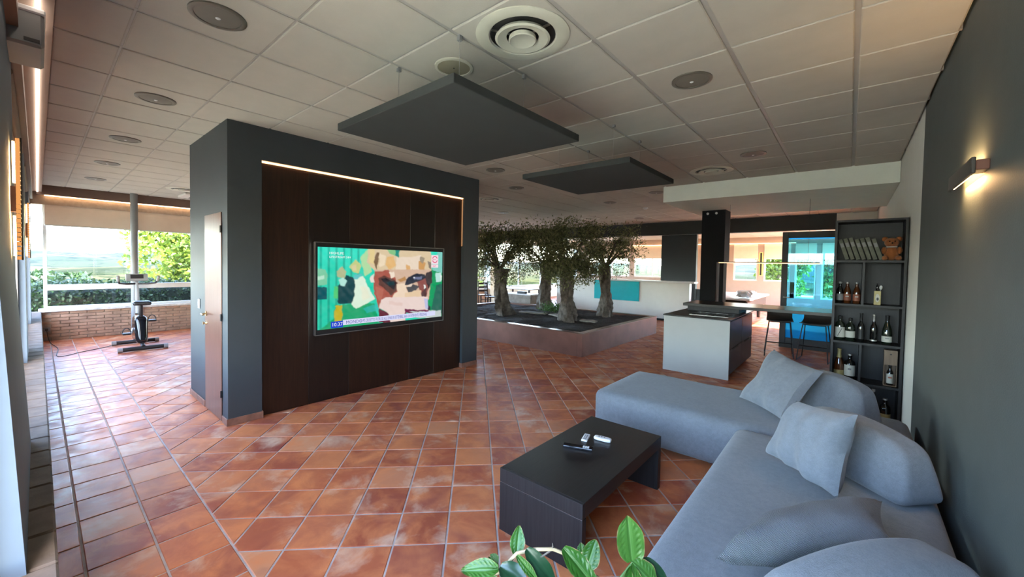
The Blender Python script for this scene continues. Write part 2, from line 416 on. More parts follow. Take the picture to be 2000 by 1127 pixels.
# ------------------------------------------------------------------ floor and tiles
X0, X1, Y1, ZC = -11.75, 0.435, 20.0, 2.977
floor = struct('floor', Bx(X0 - .35, X1 + .2, -.35, Y1 + .3, -.2, -.0045), 'grout', 'terracotta tiled floor of the whole open-plan room', 'floor')
def inset(poly, d):
    c = Vector((sum(p[0] for p in poly) / len(poly), sum(p[1] for p in poly) / len(poly))); n = len(poly); out = []
    for i in range(n):
        p0, p1, p2 = Vector(poly[i - 1]), Vector(poly[i]), Vector(poly[(i + 1) % n])
        e1 = (p1 - p0); e2 = (p2 - p1)
        if e1.length < 1e-6 or e2.length < 1e-6: continue
        e1.normalize(); e2.normalize(); n1 = Vector((-e1.y, e1.x)); n2 = Vector((-e2.y, e2.x))
        if n1.dot(c - p1) < 0: n1 = -n1
        if n2.dot(c - p1) < 0: n2 = -n2
        b = n1 + n2; out.append(p1 + b * (d / max(.25, 1 + n1.dot(n2))))
    return [tuple(p) for p in out]
def tile_solid(mb, poly, z=0.0):
    a = inset(poly, .0055); b = inset(a, .0035); n = len(a)
    if n < 3 or len(b) != n: return
    vs = [(p[0], p[1], z - .012) for p in a] + [(p[0], p[1], z - .0022) for p in a] + [(p[0], p[1], z) for p in b]
    fs = [tuple(range(2 * n, 3 * n))]
    for k in range(2): fs += [(k * n + i, k * n + (i + 1) % n, (k + 1) * n + (i + 1) % n, (k + 1) * n + i) for i in range(n)]
    mb.add(vs, fs)
def pix(p):
    d = Vector(p) - Vector((0, 0, CAM_H)); w = d.dot(CAM_W)
    if w < .05: return None
    return 994 + 783.18 * d.dot(CAM_R) / w, 539.6 - 783.18 * d.dot(CAM_U) / w, w
hidden_rects = [(-6.03, -4.58, 1.19, 4.6), (-.62, .43, .9, 3.4), (-1.85, .43, 3.5, 4.55), (-1.55, -.9, 1.9, 3.0), (-2.23, -1.3, 6.5, 8.3), (-9, -3.57, 6.25, 10), (-.13, .43, 5.5, 5.9), (.03, .43, 0, 7), (-12, -6.1, 2.35, 6.0)]
TS = .3025; polys = []
R2 = math.sqrt(.5)
for a in range(-46, 60):
    for b in range(-2, 100):
        u0, v0 = .1491 + TS * a, .1914 + TS * b
        q = [(u0, v0), (u0 + TS, v0), (u0 + TS, v0 + TS), (u0, v0 + TS)]
        q = [((u - v) * R2, (u + v) * R2) for u, v in q]
        full = True
        for ax, val, gt in ((1, .705, True), (0, X0, True), (0, X1, False), (1, Y1, False)):
            r = clip(q, ax, val, gt)
            if r != q: full = False
            q = r
            if len(q) < 3: break
        if len(q) >= 3: polys.append((q, full, 'd'))
for y0, y1 in ((.03, .144), (.144, .4245), (.4245, .705)):
    k = 0
    while True:
        x1 = X1 - .07 - k * .3025 + .0; x0 = x1 - .3025; k += 1
        if x1 < X0: break
        x0 = max(x0, X0)
        polys.append(([(x0, y0), (x1, y0), (x1, y1), (x0, y1)], False, 's'))
rank = []
for i, (q, full, t) in enumerate(polys):
    cx = sum(p[0] for p in q) / len(q); cy = sum(p[1] for p in q) / len(q); pp = pix((cx, cy, 0))
    if pp is None or not (-20 < pp[0] < 2020 and pp[1] < 1160): continue
    if any(r[0] < cx < r[1] and r[2] < cy < r[3] for r in hidden_rects): continue
    ar = abs(sum(q[j - 1][0] * q[j][1] - q[j][0] * q[j - 1][1] for j in range(len(q)))) / 2
    rank.append((ar / pp[2] ** 3, i))
rank.sort(reverse=True); single = {i for _, i in rank[:298]}
tm = MB(); h = TS / 2; tile_solid(tm, [(-h, -h), (h, -h), (h, h), (-h, h)]); full_tile = mesh('tile', tm, 'tile')
field = MB()
for i, (q, full, t) in enumerate(polys):
    z = random.uniform(-.0012, .0008)
    if i in single:
        cx = sum(p[0] for p in q) / len(q); cy = sum(p[1] for p in q) / len(q)
        if full:
            o = bpy.data.objects.new('tile', full_tile); COL.objects.link(o); o.location = (cx, cy, z); o.rotation_euler = (random.uniform(-.0025, .0025), random.uniform(-.0025, .0025), PI / 4 + random.choice((0, 1, 2, 3)) * PI / 2); o.parent = floor
        else:
            mb = MB(); tile_solid(mb, [(x - cx, y - cy) for x, y in q]); o = bpy.data.objects.new('tile', mesh('tile', mb, 'tile')); COL.objects.link(o); o.location = (cx, cy, z); o.parent = floor
    else: tile_solid(field, q, z)
tag(obj('tile_field', field, 'tile_field', floor), kind='stuff')

# ------------------------------------------------------------------ ceiling
ceiling = struct('ceiling', Bx(X0 - .35, X1 + .2, -.35, Y1 + .3, 3.02, 3.2), 'plaster', 'suspended ceiling of white square tiles over the whole room', 'ceiling')
GX, GY = -.011, 2.764
gx = [GX + .6 * i for i in range(-20, 1)]; gy = [GY + .6 * j for j in range(-4, 29)]
ty0 = .068
for x in gx:
    if x > X0 + .1: obj('grid_runner', Bx(x - .015, x + .015, ty0, Y1, 2.985, 3.02), 'tee', ceiling)
for y in gy: obj('grid_runner', Bx(X0 + .12, X1, y - .012, y + .012, 2.9862, 3.019), 'tee', ceiling)
def ctile(x0, x1, y0, y1, z=ZC):
    b = .006; mb = MB()
    vs = [(x0, y0, 3.0), (x1, y0, 3.0), (x1, y1, 3.0), (x0, y1, 3.0), (x0, y0, z + .004), (x1, y0, z + .004), (x1, y1, z + .004), (x0, y1, z + .004), (x0 + b, y0 + b, z), (x1 - b, y0 + b, z), (x1 - b, y1 - b, z), (x0 + b, y1 - b, z)]
    fs = [(8, 9, 10, 11)] + [(k * 4 + i, k * 4 + (i + 1) % 4, (k + 1) * 4 + (i + 1) % 4, (k + 1) * 4 + i) for k in range(2) for i in range(4)]
    return mb.add(vs, fs)
full_ct = mesh('ceiling_tile', ctile(-.2865, .2865, -.294, .294, 0 + ZC), 'ceil'); ctf = MB(); rank = []
xs = [X0 + .12] + [g for g in gx if g > X0 + .2] + [X1]; ys = [ty0] + gy + [Y1]
cells = []
for i in range(len(xs) - 1):
    for j in range(len(ys) - 1):
        c = (xs[i], xs[i + 1], ys[j], ys[j + 1])
        if c[1] - c[0] < .06 or c[3] - c[2] < .06: continue
        mx, my = (c[0] + c[1]) / 2, (c[2] + c[3]) / 2; pp = pix((mx, my, ZC)); s = 0
        if pp and -120 < pp[0] < 2120 and pp[1] > -120 and not (mx > -2.4 and 6.86 < my) and not (-6 < mx < -4.6 and 1.2 < my < 4.6) and my < 12.4: s = (c[1] - c[0]) * (c[3] - c[2]) / pp[2] ** 3
        cells.append((s, c))
cells.sort(key=lambda t: -t[0])
for k, (s, c) in enumerate(cells):
    if k < 270 and s > 0:
        if abs(c[1] - c[0] - .6) < .001 and abs(c[3] - c[2] - .6) < .001:
            o = bpy.data.objects.new('ceiling_tile', full_ct); COL.objects.link(o); o.location = ((c[0] + c[1]) / 2, (c[2] + c[3]) / 2, 0); o.parent = ceiling
        else: obj('ceiling_tile', ctile(c[0] + .0135, c[1] - .0135, c[2] + .006, c[3] - .006), 'ceil', ceiling)
    else: ctf.add(*(lambda q: (q.v, q.f))(ctile(c[0] + .0135, c[1] - .0135, c[2] + .006, c[3] - .006)))
tag(obj('ceiling_tile_field', ctf, 'ceil', ceiling), kind='stuff')

# ------------------------------------------------------------------ right wall, kitchen soffit, beam, rear shell
struct('wall_right', Bx(X1, X1 + .2, -.35, 4.78, 0, 3.02), 'darkwall', 'dark slate painted wall beside the grey sofa', 'wall')
struct('wall_right.001', MB().box(X1 + .003, X1 + .2, 4.78, 13.2, 0, 3.02).box(X1 + .003, X1 + .2, 19.8, Y1 + .3, 0, 3.02).box(X1 + .003, X1 + .2, 13.2, 19.8, 0, .6).box(X1 + .003, X1 + .2, 13.2, 19.8, 2.62, 3.02), 'whitewall', 'white plastered wall beyond the dark one, beside the bottle shelf', 'wall')
struct('wall_behind', Bx(.2, X1 + .2, -.55, -.35, 0, 3.02), 'darkwall', 'short wall end behind the camera corner', 'wall')
struct('trim_1', Bx(-2.44, X1 - .002, 6.86, 9.3, 2.72, 2.9865), 'plaster', 'dropped white ceiling soffit over the kitchen island', 'soffit')
struct('trim_2', Bx(-11.7, -.28, 12.3, 12.55, 2.60, 2.986), 'header', 'long charcoal beam under the ceiling behind the olive trees', 'beam')
struct('trim_3', Bx(-.28, X1, 12.3, 12.5, 0, 2.986), 'plaster', 'white wall end beside the glazed door, behind the bottle shelf', 'wall')
struct('wall_divider', Bx(-8.15, -3.55, 12.32, 12.52, .06, 1.16), 'whitewall', 'long white half-height wall behind the olive trees', 'half wall')
w = bpy.data.objects['wall_divider']
obj('ledge', Bx(-8.15, -3.40, 12.22, 12.62, 1.16, 1.21, bev=.008), 'white', w, label='white ledge on the half-height wall')
obj('plinth', Bx(-8.1, -3.6, 12.36, 12.48, 0, .06), 'black', w, label='black recessed plinth')
struct('wall_inner', Bx(-4.60, -3.55, 12.9, 13.05, 0, 2.98), 'dark', 'dark grey panel wall standing behind the white half wall', 'wall')

# ------------------------------------------------------------------ windows
def window(n, axis, a0, a1, c, z0, z1, label, mull=(), rail=None, depth=.07, fw=.06):
    """frame lies in the plane axis = c between a0..a1"""
    def bx(p0, p1, q0, q1, d0=c - depth / 2, d1=c + depth / 2, bev=.006):
        return Bx(d0, d1, p0, p1, q0, q1, bev=bev) if axis == 'x' else Bx(p0, p1, d0, d1, q0, q1, bev=bev)
    mid = ((a0 + a1) / 2)
    w = thing('window_%d' % n, label, 'window', (c, mid, z0) if axis == 'x' else (mid, c, z0), kind='structure')
    for nm, bb in (('frame_rail', bx(a0, a1, z0, z0 + fw)), ('frame_rail', bx(a0, a1, z1 - fw, z1)), ('frame_stile', bx(a0, a0 + fw, z0 + fw, z1 - fw)), ('frame_stile', bx(a1 - fw, a1, z0 + fw, z1 - fw))):
        obj(nm, bb, 'frame', w)
    for m_ in mull: obj('mullion', bx(m_ - fw / 2, m_ + fw / 2, z0 + fw, z1 - fw), 'frame', w)
    if rail: obj('frame_rail', bx(a0 + fw, a1 - fw, rail[0], rail[1]), 'frame', w)
    ed = [a0 + fw] + [e for m_ in mull for e in (m_ - fw / 2, m_ + fw / 2)] + [a1 - fw]
    zs = [(z0 + fw, rail[0]), (rail[1], z1 - fw)] if rail else [(z0 + fw, z1 - fw)]
    for i in range(0, len(ed), 2):
        for q0, q1 in zs: obj('pane', bx(ed[i], ed[i + 1], q0, q1, c - .004, c + .004, 0), 'glass', w)
    return w
# far (left end) wall: brick parapet, sill, panes, blinds
wl = struct('wall_far', MB().box(X0 - .3, X0 - .02, -.35, 12.6, -.1, .545).box(X0 - .3, X0 - .02, -.35, 12.6, 2.62, 3.02), 'mortar', 'low brick wall with windows above, at the far left end', 'wall')
bl_ = .245; bh = .0625; bk = MB().box(-.02, .004, -bl_ / 2 + .005, bl_ / 2 - .005, .004, bh - .004, bev=.004); bkm = mesh('brick', bk, 'brick')
for r in range(9):
    y = .035 + (0 if r % 2 else .12); k = 0
    while y < 2.5:
        o = bpy.data.objects.new('brick', bkm); COL.objects.link(o); o.location = (X0 + random.uniform(-.004, .004), y + bl_ / 2, .0 + r * bh); o.parent = wl; y += bl_
tag(obj('brick_field', (lambda mb: [mb.box(X0 - .02, X0 + .003, y, y + .235, r * bh + .004, (r + 1) * bh - .004) for r in range(9) for y in np.arange(2.6 + (r % 2) * .12, 12.2, .245)] and mb)(MB()), 'brick', wl), kind='stuff')
obj('sill', Bx(X0 - .3, X0 + .05, .0, 12.5, .555, .605, bev=.008), 'sill', wl, label='pale stone sill on top of the brick wall')
struct('trim_4', Bx(X0 - .25, X0 + .10, .0, 12.4, 2.80, 2.986), 'brownblind', 'brown grey pelmet above the far blinds', 'pelmet')
ws = [.07, 2.45, 5.0, 7.5, 10.0, 12.4]
for i in range(5):
    window(1 + i, 'x', ws[i], ws[i + 1], X0 - .10, .605, 2.80, 'far wall window %s' % ('overlooking the hills, behind the exercise bike' if i == 0 else 'in the far left wall hidden past the partition'), mull=((ws[i] + ws[i + 1]) / 2 + .1,) if i else (), rail=(.97, 1.08), fw=.05)
    b = thing('roller_blind', 'cream roller blind half lowered over the window behind the exercise bike' if i == 0 else 'cream roller blind, %s past the partition on the far wall' % ['', 'first', 'second', 'third', 'fourth'][i], 'blind', (X0 - .03, (ws[i] + ws[i + 1]) / 2, 2.23), group=None if i == 0 else 'cream blinds past the partition')
    obj('blind_cloth', Bx(X0 - .032, X0 - .029, ws[i] + .03, ws[i + 1] - .03, 2.24, 2.80), 'blind', b); obj('hem_bar', Bx(X0 - .04, X0 - .022, ws[i] + .03, ws[i + 1] - .03, 2.22, 2.245, bev=.004), 'frame', b)
solo('led_strip', Bx(X0 + .02, X0 + .035, .1, 12.2, 2.785, 2.797), 'led_warm', 'warm light strip under the pelmet above the far blind', 'light strip')
struct('trim_5', MB().tube([(X0 + .25, 1.33, 0), (X0 + .25, 1.33, 2.98)], .062, 16), 'post', 'slim grey round post behind the exercise bike', 'post', True)

# window wall on the left of the camera
wl = struct('wall_left', MB().box(X0 - .3, X1 + .2, -.34, .012, -.1, .52).box(X0 - .3, X1 + .2, -.34, -.14, 2.55, 3.02), 'mortar', 'low stone wall under the windows along the left side', 'wall')
x = X1 - .1
while x > -8:
    L = random.uniform(.18, .34); zz = 0; hs = [.15, .14, .13, .10]; random.shuffle(hs)
    for hh in hs:
        obj('stone', rbox((L / 2 - .006, .014, hh / 2 - .006), .010, 4).xf(Matrix.Translation((x - L / 2, .014 + random.uniform(-.003, .005), zz + hh / 2))), 'stone', wl, True); zz += hh
    x -= L
x = X1
k = 0
while x > X0:
    obj('coping_brick', Bx(x - .245, x - .005, -.13, .036, .522, .572, bev=.007), 'coping', wl); x -= .25; k += 1
for i in range(34):                                                    # rough coping stones outside the glass
    a = -11.5 + i * .34
    obj('stone', rbox((.15, .10, .035), .03, 5, lambda p, h: p + Vector((0, 0, .012 * math.sin(p.x * 40 + p.y * 31)))).xf(Matrix.Translation((a, -.26, .555))), 'stone', wl, True)
pil = [-3.10, -6.60, -10.1]
for i, px_ in enumerate(pil):
    struct('trim_%d' % (6 + i), MB().prism([(-.33, .572), (-.035 if i == 0 else -.075, .572), (-.078, 1.5), (-.082, 3.0), (-.33, 3.0)], 'x', px_ - .42, -2.05 if i == 0 else px_ + .42), 'pillar', ['pale blue grey wall pillar with the nearest upright amber lamp', 'pale blue grey wall pillar with the second upright amber lamp', 'pale blue grey wall pillar nearest the far corner'][i], 'pillar')
edges = [(-2.05, .43), (-6.18, -3.52), (-9.68, -7.02), (X0, -10.52)]  # first opening widened out of view to let in more light
for i, (a0, a1) in enumerate(edges):
    window(6 + i, 'y', a0, a1, -.16, .572, 2.56, 'tall side window, %s along the left wall' % ['first', 'second', 'third', 'last'][i], mull=((a0 + a1) / 2,) if a1 - a0 > 1.5 else ())
    b = thing('roller_blind', 'cream side blind on the %s left window' % ['first', 'second', 'third', 'last'][i], 'blind', ((a0 + a1) / 2, -.12, 2.3))
    bz = 2.29 if i == 0 else 1.75
    obj('blind_cloth', Bx(a0 + .02, a1 - .02, -.118, -.115, bz + .02, 2.62), 'blind', b); obj('hem_bar', Bx(a0 + .02, a1 - .02, -.124, -.109, bz - .005, bz + .022, bev=.004), 'frame', b)
    obj('roller_tube', MB().tube([(a0 + .02, -.105, 2.64), (a1 - .02, -.105, 2.64)], .03, 12), 'brownblind', b, True)
struct('trim_10', Bx(X0, X1, -.14, -.045, 2.70, 3.0), 'brownblind', 'dark brown fascia along the top of the left windows', 'fascia')
solo('led_strip', Bx(X0 + .12, X1 - .3, .006, .024, 2.835, 2.845), 'led_white', 'bright white light strip along the ceiling edge on the left', 'light strip')
struct('trim_11', Bx(X0 + .1, X1, -.045, .068, 2.845, 2.986), 'plaster_warm', 'light strip cove between ceiling and left windows', 'cove')
struct('shade_strip_left', Bx(X0, X1, .032, .040, 0, .05), 'brownblind', 'dark brown strip standing in for shade at the foot of the low stone wall', 'skirting')  # dark strip drawn in place of the shaded wall foot
gb = thing('wall_box', 'grey metal box mounted high on the left window wall', 'box', (-3.15, -.03, 2.63))
obj('case', Bx(-3.35, -3.0, -.12, .035, 2.63, 2.80, bev=.012), 'grey', gb); obj('cap', Bx(-3.36, -2.99, -.125, .04, 2.785, 2.812, bev=.006), 'white', gb); obj('badge', Bx(-3.001, -2.996, -.03, .02, 2.65, 2.665), 'black', gb)
def lamp_light(t, loc, rot, sx, sy, e):
    l = bpy.data.lights.new('lamp_light', 'AREA'); l.shape = 'RECTANGLE'; l.size = sx; l.size_y = sy; l.energy = e; l.color = (1, .60, .26)
    o = bpy.data.objects.new('lamp_light', l); COL.objects.link(o); o.parent = t; o.location = Vector(loc) - origin(t); o.rotation_euler = rot
def wall_lamp(name, label, P, long_axis, L, out, group=None):
    """bar lamp: plate held off the wall by a stub, light strip on its back"""
    t = thing(name, label, 'wall lamp', P, group=group); x, y, z = P; h = .035
    if out == '-x':
        obj('plate', Bx(x - .055, x - .040, y - L / 2, y + L / 2, z - h, z + h, bev=.003), 'bronze', t); obj('mount', Bx(x - .040, x, y - L / 2 + .0, y - L / 2 + .11, z - .022, z + .022, bev=.003), 'copper', t)
        obj('light_strip', Bx(x - .040, x - .034, y - L / 2 + .12, y + L / 2 - .01, z - h + .006, z + h - .006), 'led_amber', t)
        for s in (-1, 1): lamp_light(t, (x - .028, y + .04, z + s * (h - .004)), (0 if s < 0 else PI, 0, 0), .030, L - .16, .55)
    else:
        s = 1 if out == '+y' else -1; A = sorted
        def by(d0, d1): return A((y + s * d0, y + s * d1))
        obj('plate', Bx(x - h, x + h, *by(.034, .04), z - L / 2, z + L / 2, bev=.002), 'black', t)
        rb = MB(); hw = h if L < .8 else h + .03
        if L > .8: obj('glow_halo', Bx(x - hw, x + hw, *by(.004, .012), z - L / 2 - .02, z + L / 2 + .02), 'amber_halo', t, label='amber plate imitating the lamp glow on the wall')  # wider glowing plate imitates the halo around the large lamps
        for q in range(26): rb.box(x - h + .002, x + h - .002, *by(.020, .033), z - L / 2 + (q + .08) * L / 26, z - L / 2 + (q + .82) * L / 26)
        obj('ribbed_shade', rb, 'amber_shade', t, label='glowing amber ribbed shade'); obj('mount', Bx(x - .02, x + .02, *by(0, .020), z - .06, z + .06), 'copper', t)
        obj('light_strip', Bx(x - h + .006, x + h - .006, *by(.010, .018), z + .08, z + L / 2 - .02), 'led_amber', t); obj('light_strip', Bx(x - h + .006, x + h - .006, *by(.010, .018), z - L / 2 + .02, z - .08), 'led_amber', t)
        for q in (-1, 1): lamp_light(t, (x + q * (h - .006), y + s * .022, z), (0, -q * PI / 2, 0), L - .1, .02, .5 if L < .8 else 6)
    return t
wall_lamp('wall_lamp', 'grey bar wall lamp glowing amber on the dark right wall', (X1, 2.86, 2.09), 'y', .52, '-x')
wall_lamp('wall_lamp', 'nearest upright amber wall lamp on the left window pillars', (-3.05, -.082, 1.9), 'z', .58, '+y')
wall_lamp('wall_lamp', 'second upright amber wall lamp on the left window pillars', (-6.6, -.082, 1.9), 'z', .58, '+y')

# ------------------------------------------------------------------ partition with television
pt = MB()
pt.prism([(-6.03, 1.19), (-4.58, 1.19), (-4.58, 1.487), (-4.65, 1.487), (-4.65, 4.29), (-4.58, 4.29), (-4.58, 4.61), (-6.03, 4.61)], 'z', 0, 2.645).box(-6.03, -4.58, 1.19, 4.61, 2.645, 2.982)
wt = struct('wall_partition', pt, 'dark', 'dark slate partition block carrying the television', 'wall')
pe = [1.487, 1.975, 2.455, 3.335, 3.765, 4.29]
for i in range(5): obj('wood_panel', Bx(-4.65, -4.632, pe[i] + .0012, pe[i + 1] - .0012, .004, 2.625, bev=.0015), ['walnut', 'walnut2', 'walnut', 'walnut2', 'walnut'][i], wt)
obj('light_strip', Bx(-4.632, -4.600, 1.495, 4.285, 2.628, 2.643), 'led_copper', wt, label='warm light strip along the top of the wood recess')
obj('light_strip', Bx(-4.620, -4.606, 4.278, 4.288, 1.9, 2.62), glow('faint_edge_glow', (1, .5, .22), .55 * SCR), wt, label='faint glowing strip for the warm-lit right edge of the recess')  # weak glow drawn where the recess edge catches warm light
bb = struct('baseboard_partition', MB().box(-4.581, -4.572, 1.185, 1.49, 0, .07, bev=.002), 'skirt', 'terracotta skirting around the dark partition', 'skirting')
obj('skirting_tile', Bx(-4.735, -4.572, 1.178, 1.189, 0, .07, bev=.002), 'skirt', bb); obj('skirting_tile', Bx(-4.581, -4.572, 4.28, 4.615, 0, .07, bev=.002), 'skirt', bb); obj('skirting_tile', Bx(-4.648, -4.572, 4.276, 4.285, 0, .07, bev=.002), 'skirt', bb)
obj('skirting_tile', Bx(-4.648, -4.572, 1.489, 1.499, 0, .07, bev=.002), 'skirt', bb)
for k in range(2): obj('skirting_tile', Bx(-6.03 + k * .33, -5.71 + k * .33, 1.178, 1.189, 0, .07, bev=.002), 'skirt', bb)
dr = thing('door_1', 'reddish brown wooden door in the side of the partition', 'door', (-5.05, 1.19, 0), kind='structure')
obj('door_leaf', Bx(-5.355, -4.755, 1.181, 1.189, .005, 2.1, bev=.003), 'door', dr)
hd = obj('handle', MB().tube([(-5.30, 1.181, 1.04), (-5.30, 1.135, 1.04), (-5.20, 1.13, 1.04)], .009, 10), 'brass', dr, True); obj('rosette', MB().tube([(-5.30, 1.182, 1.04), (-5.30, 1.174, 1.04)], .026, 16), 'brass', hd)
obj('lock_knob', MB().tube([(-5.30, 1.182, .94), (-5.30, 1.165, .94), (-5.30, 1.150, .94)], [.022, .010, .018], 12), 'brass', dr, True)
for z in (.28, 1.05, 1.93): obj('hinge', MB().tube([(-4.752, 1.178, z - .035), (-4.752, 1.178, z + .035)], .009, 8), 'blackmetal', dr, True)
sw = thing('light_switch', 'small grey light switch on the partition beside the wooden door', 'switch', (-5.62, 1.189, 1.126)); obj('plate', Bx(-5.66, -5.58, 1.180, 1.1895, 1.07, 1.18, bev=.003), 'grey', sw); obj('rocker', Bx(-5.64, -5.60, 1.176, 1.181, 1.10, 1.15, bev=.002), 'white', sw)

# television
tv = thing('television', 'large flat television mounted on the wood panelling', 'television', (-4.60, 2.955, .786))
TY0, TY1, TZ0, TZ1 = 2.02, 3.89, .786, 1.845
obj('casing', Bx(-4.631, -4.575, TY0, TY1, TZ0, TZ1, bev=.004), 'black', tv)
rim = MB()
for a in ((TY0 - .003, TY0 + .006, TZ0, TZ1), (TY1 - .006, TY1 + .003, TZ0, TZ1), (TY0, TY1, TZ0 - .003, TZ0 + .006), (TY0, TY1, TZ1 - .006, TZ1 + .003)): rim.box(-4.60, -4.571, *a)
obj('rim', rim, 'steel', tv)
SY0, SY1, SZ0, SZ1 = 2.048, 3.862, .846, 1.792
def paint(nu=280, nv=158):
    U, V = np.meshgrid(np.linspace(0, 1, nu), np.linspace(0, 1, nv)); rs = np.random.default_rng(3)
    def sn(k, f):
        o = 0
        for _ in range(k):
            a, b, c = rs.uniform(-f, f), rs.uniform(-f, f), rs.uniform(0, 6.3); o = o + np.sin(a * U * 6 + b * V * 4 + c)
        return o / k
    N1, N2, N3, N4 = sn(7, 7), sn(9, 16), sn(9, 30), sn(9, 30)
    C = np.array((.03, .62, .42)) + np.array((.03, .22, .22)) * np.clip(.8 - V * 1.3 - U * .4 + .25 * N1, 0, 1)[..., None]
    PX = 105 + U * 1365 + 9 * N2 + 7 * N3; TOP = 135 + U * 52; BOT = 1025 - U * 145; PY = TOP + V * (BOT - TOP) + 8 * N4 + 6 * N1
    for k in range(6): C = C * (1 - (np.abs(U - .02 - .05 * k) < .006)[..., None] * .35)
    def pg(col, *p, a=1.0):
        q = [(p[t], p[t + 1]) for t in range(0, len(p), 2)]; ins = np.zeros(U.shape, bool)
        for t in range(len(q)):
            (x0, y0), (x1, y1) = q[t], q[(t + 1) % len(q)]
            if y0 == y1: continue
            ins ^= ((y0 > PY) != (y1 > PY)) & (PX < (x1 - x0) * (PY - y0) / (y1 - y0) + x0)
        C[ins] = C[ins] * (1 - a) + np.array(col) * a
    pg((.02, .38, .16), 250, 760, 640, 740, 700, 1000, 90, 1060, 250, 900); pg((.05, .5, .5), 520, 800, 680, 740, 690, 820, 560, 850, a=.6)
    pg((.01, .34, .12), 1250, 380, 1500, 360, 1500, 900, 1270, 840); pg((.03, .11, .10), 1390, 540, 1500, 520, 1500, 860, 1320, 810, a=.85); pg((.22, .60, .52), 1400, 170, 1500, 170, 1500, 420, 1330, 380)
    pg((.55, .72, .35), 490, 250, 590, 120, 610, 400, 540, 450, a=.8)
    pg((.72, .57, .37), 575, 110, 760, 110, 1310, 150, 1325, 390, 1240, 420, 1000, 430, 860, 450, 640, 385, 560, 300); pg((.82, .68, .54), 880, 250, 1180, 225, 1200, 390, 1000, 430, 870, 410); pg((.78, .62, .30), 590, 150, 640, 160, 640, 320, 580, 300)
    pg((.78, .48, .20), 770, 240, 850, 230, 870, 340, 800, 385, 760, 330); pg((.85, .70, .50), 690, 200, 760, 230, 750, 330, 690, 350); pg((.62, .33, .12), 1150, 280, 1240, 300, 1220, 385, 1150, 370); pg((.72, .42, .18), 990, 330, 1050, 330, 1050, 410, 990, 400); pg((.22, .14, .08), 658, 190, 692, 190, 660, 385, 632, 300); pg((.34, .28, .20), 1170, 235, 1230, 250, 1210, 315, 1165, 290); pg((.25, .20, .16), 1270, 280, 1315, 290, 1320, 380, 1280, 350)
    pg((.25, .55, .25), 760, 130, 880, 140, 870, 230, 800, 200); pg((.02, .28, .22), 870, 145, 918, 150, 905, 250, 870, 225)
    pg((.66, .46, .34), 640, 375, 1322, 375, 1290, 700, 690, 800); pg((.41, .11, .08), 640, 400, 790, 375, 870, 465, 895, 620, 820, 690, 700, 730, 685, 800, 625, 560); pg((.52, .17, .12), 650, 560, 740, 590, 720, 700, 680, 720, a=.7); pg((.82, .70, .64), 590, 470, 630, 420, 640, 520, 600, 520)
    pg((.13, .06, .05), 680, 470, 740, 440, 840, 475, 895, 520, 885, 600, 825, 660, 770, 600, 690, 545); pg((.03, .025, .03), 700, 480, 760, 465, 880, 520, 860, 600, 800, 560); pg((.02, .05, .06), 775, 510, 850, 505, 862, 545, 790, 552)
    pg((.85, .67, .51), 885, 540, 1000, 520, 1000, 600, 1060, 640, 1000, 700, 870, 700, 840, 665, 895, 610); pg((.50, .26, .10), 895, 485, 985, 450, 995, 490, 930, 515); pg((.88, .74, .60), 800, 400, 855, 400, 860, 460, 820, 470)
    pg((.28, .09, .08), 1130, 500, 1250, 470, 1290, 560, 1250, 670, 1180, 650); pg((.03, .035, .055), 1030, 455, 1120, 418, 1235, 428, 1245, 470, 1150, 505, 1060, 535, 985, 545, 992, 490); pg((.16, .18, .30), 1085, 462, 1205, 450, 1185, 482, 1100, 488); pg((.75, .78, .85), 1085, 458, 1105, 458, 1105, 474, 1085, 474)
    pg((.08, .08, .09), 995, 570, 1080, 535, 1160, 558, 1120, 605, 1030, 625); pg((.80, .66, .54), 1010, 545, 1070, 530, 1060, 555, 1010, 562); pg((.06, .045, .05), 1245, 410, 1325, 385, 1330, 520, 1280, 580, 1240, 480); pg((.85, .85, .80), 1220, 540, 1246, 545, 1250, 592, 1226, 592); pg((.10, .05, .05), 1200, 610, 1260, 560, 1250, 670, 1195, 670)
    pg((.78, .58, .38), 985, 625, 1180, 598, 1198, 665, 1100, 690, 985, 700); pg((.82, .66, .61), 715, 705, 790, 675, 1270, 668, 1285, 830, 985, 830, 985, 960, 800, 960, 810, 870, 690, 785); pg((.72, .50, .44), 800, 720, 960, 740, 950, 770, 800, 760, a=.5); pg((.45, .50, .80), 1225, 690, 1277, 690, 1282, 812, 1240, 800, a=.8); pg((.05, .04, .06), 1282, 760, 1310, 780, 1300, 830, 1275, 830)
    pg((.14, .03, .05), 690, 795, 800, 860, 815, 960, 690, 960); pg((.55, .62, .60), 1000, 832, 1460, 812, 1460, 900, 1130, 900); pg((.17, .02, .07), 985, 808, 1290, 815, 1290, 832, 985, 828); pg((.17, .02, .07), 983, 808, 1003, 810, 1001, 900, 983, 900); pg((.17, .02, .07), 1000, 818, 1150, 868, 1120, 880, 1000, 840)
    pg((.72, .86, .70), 440, 470, 520, 445, 645, 690, 540, 765, 455, 800, 412, 760); pg((.84, .80, .60), 500, 560, 560, 560, 590, 680, 520, 720, a=.6); pg((.01, .06, .07), 280, 560, 360, 435, 442, 470, 440, 650, 415, 745, 285, 750); pg((.12, .55, .55), 425, 430, 520, 420, 470, 480, 440, 480)
    pg((.55, .62, .25), 385, 350, 450, 265, 505, 330, 480, 415, 420, 400); pg((.70, .62, .35), 410, 340, 450, 320, 460, 380, 420, 385); pg((.45, .50, .28), 268, 395, 320, 345, 362, 400, 340, 475, 280, 460); pg((.45, .78, .68), 285, 490, 330, 458, 366, 500, 350, 555, 310, 552)
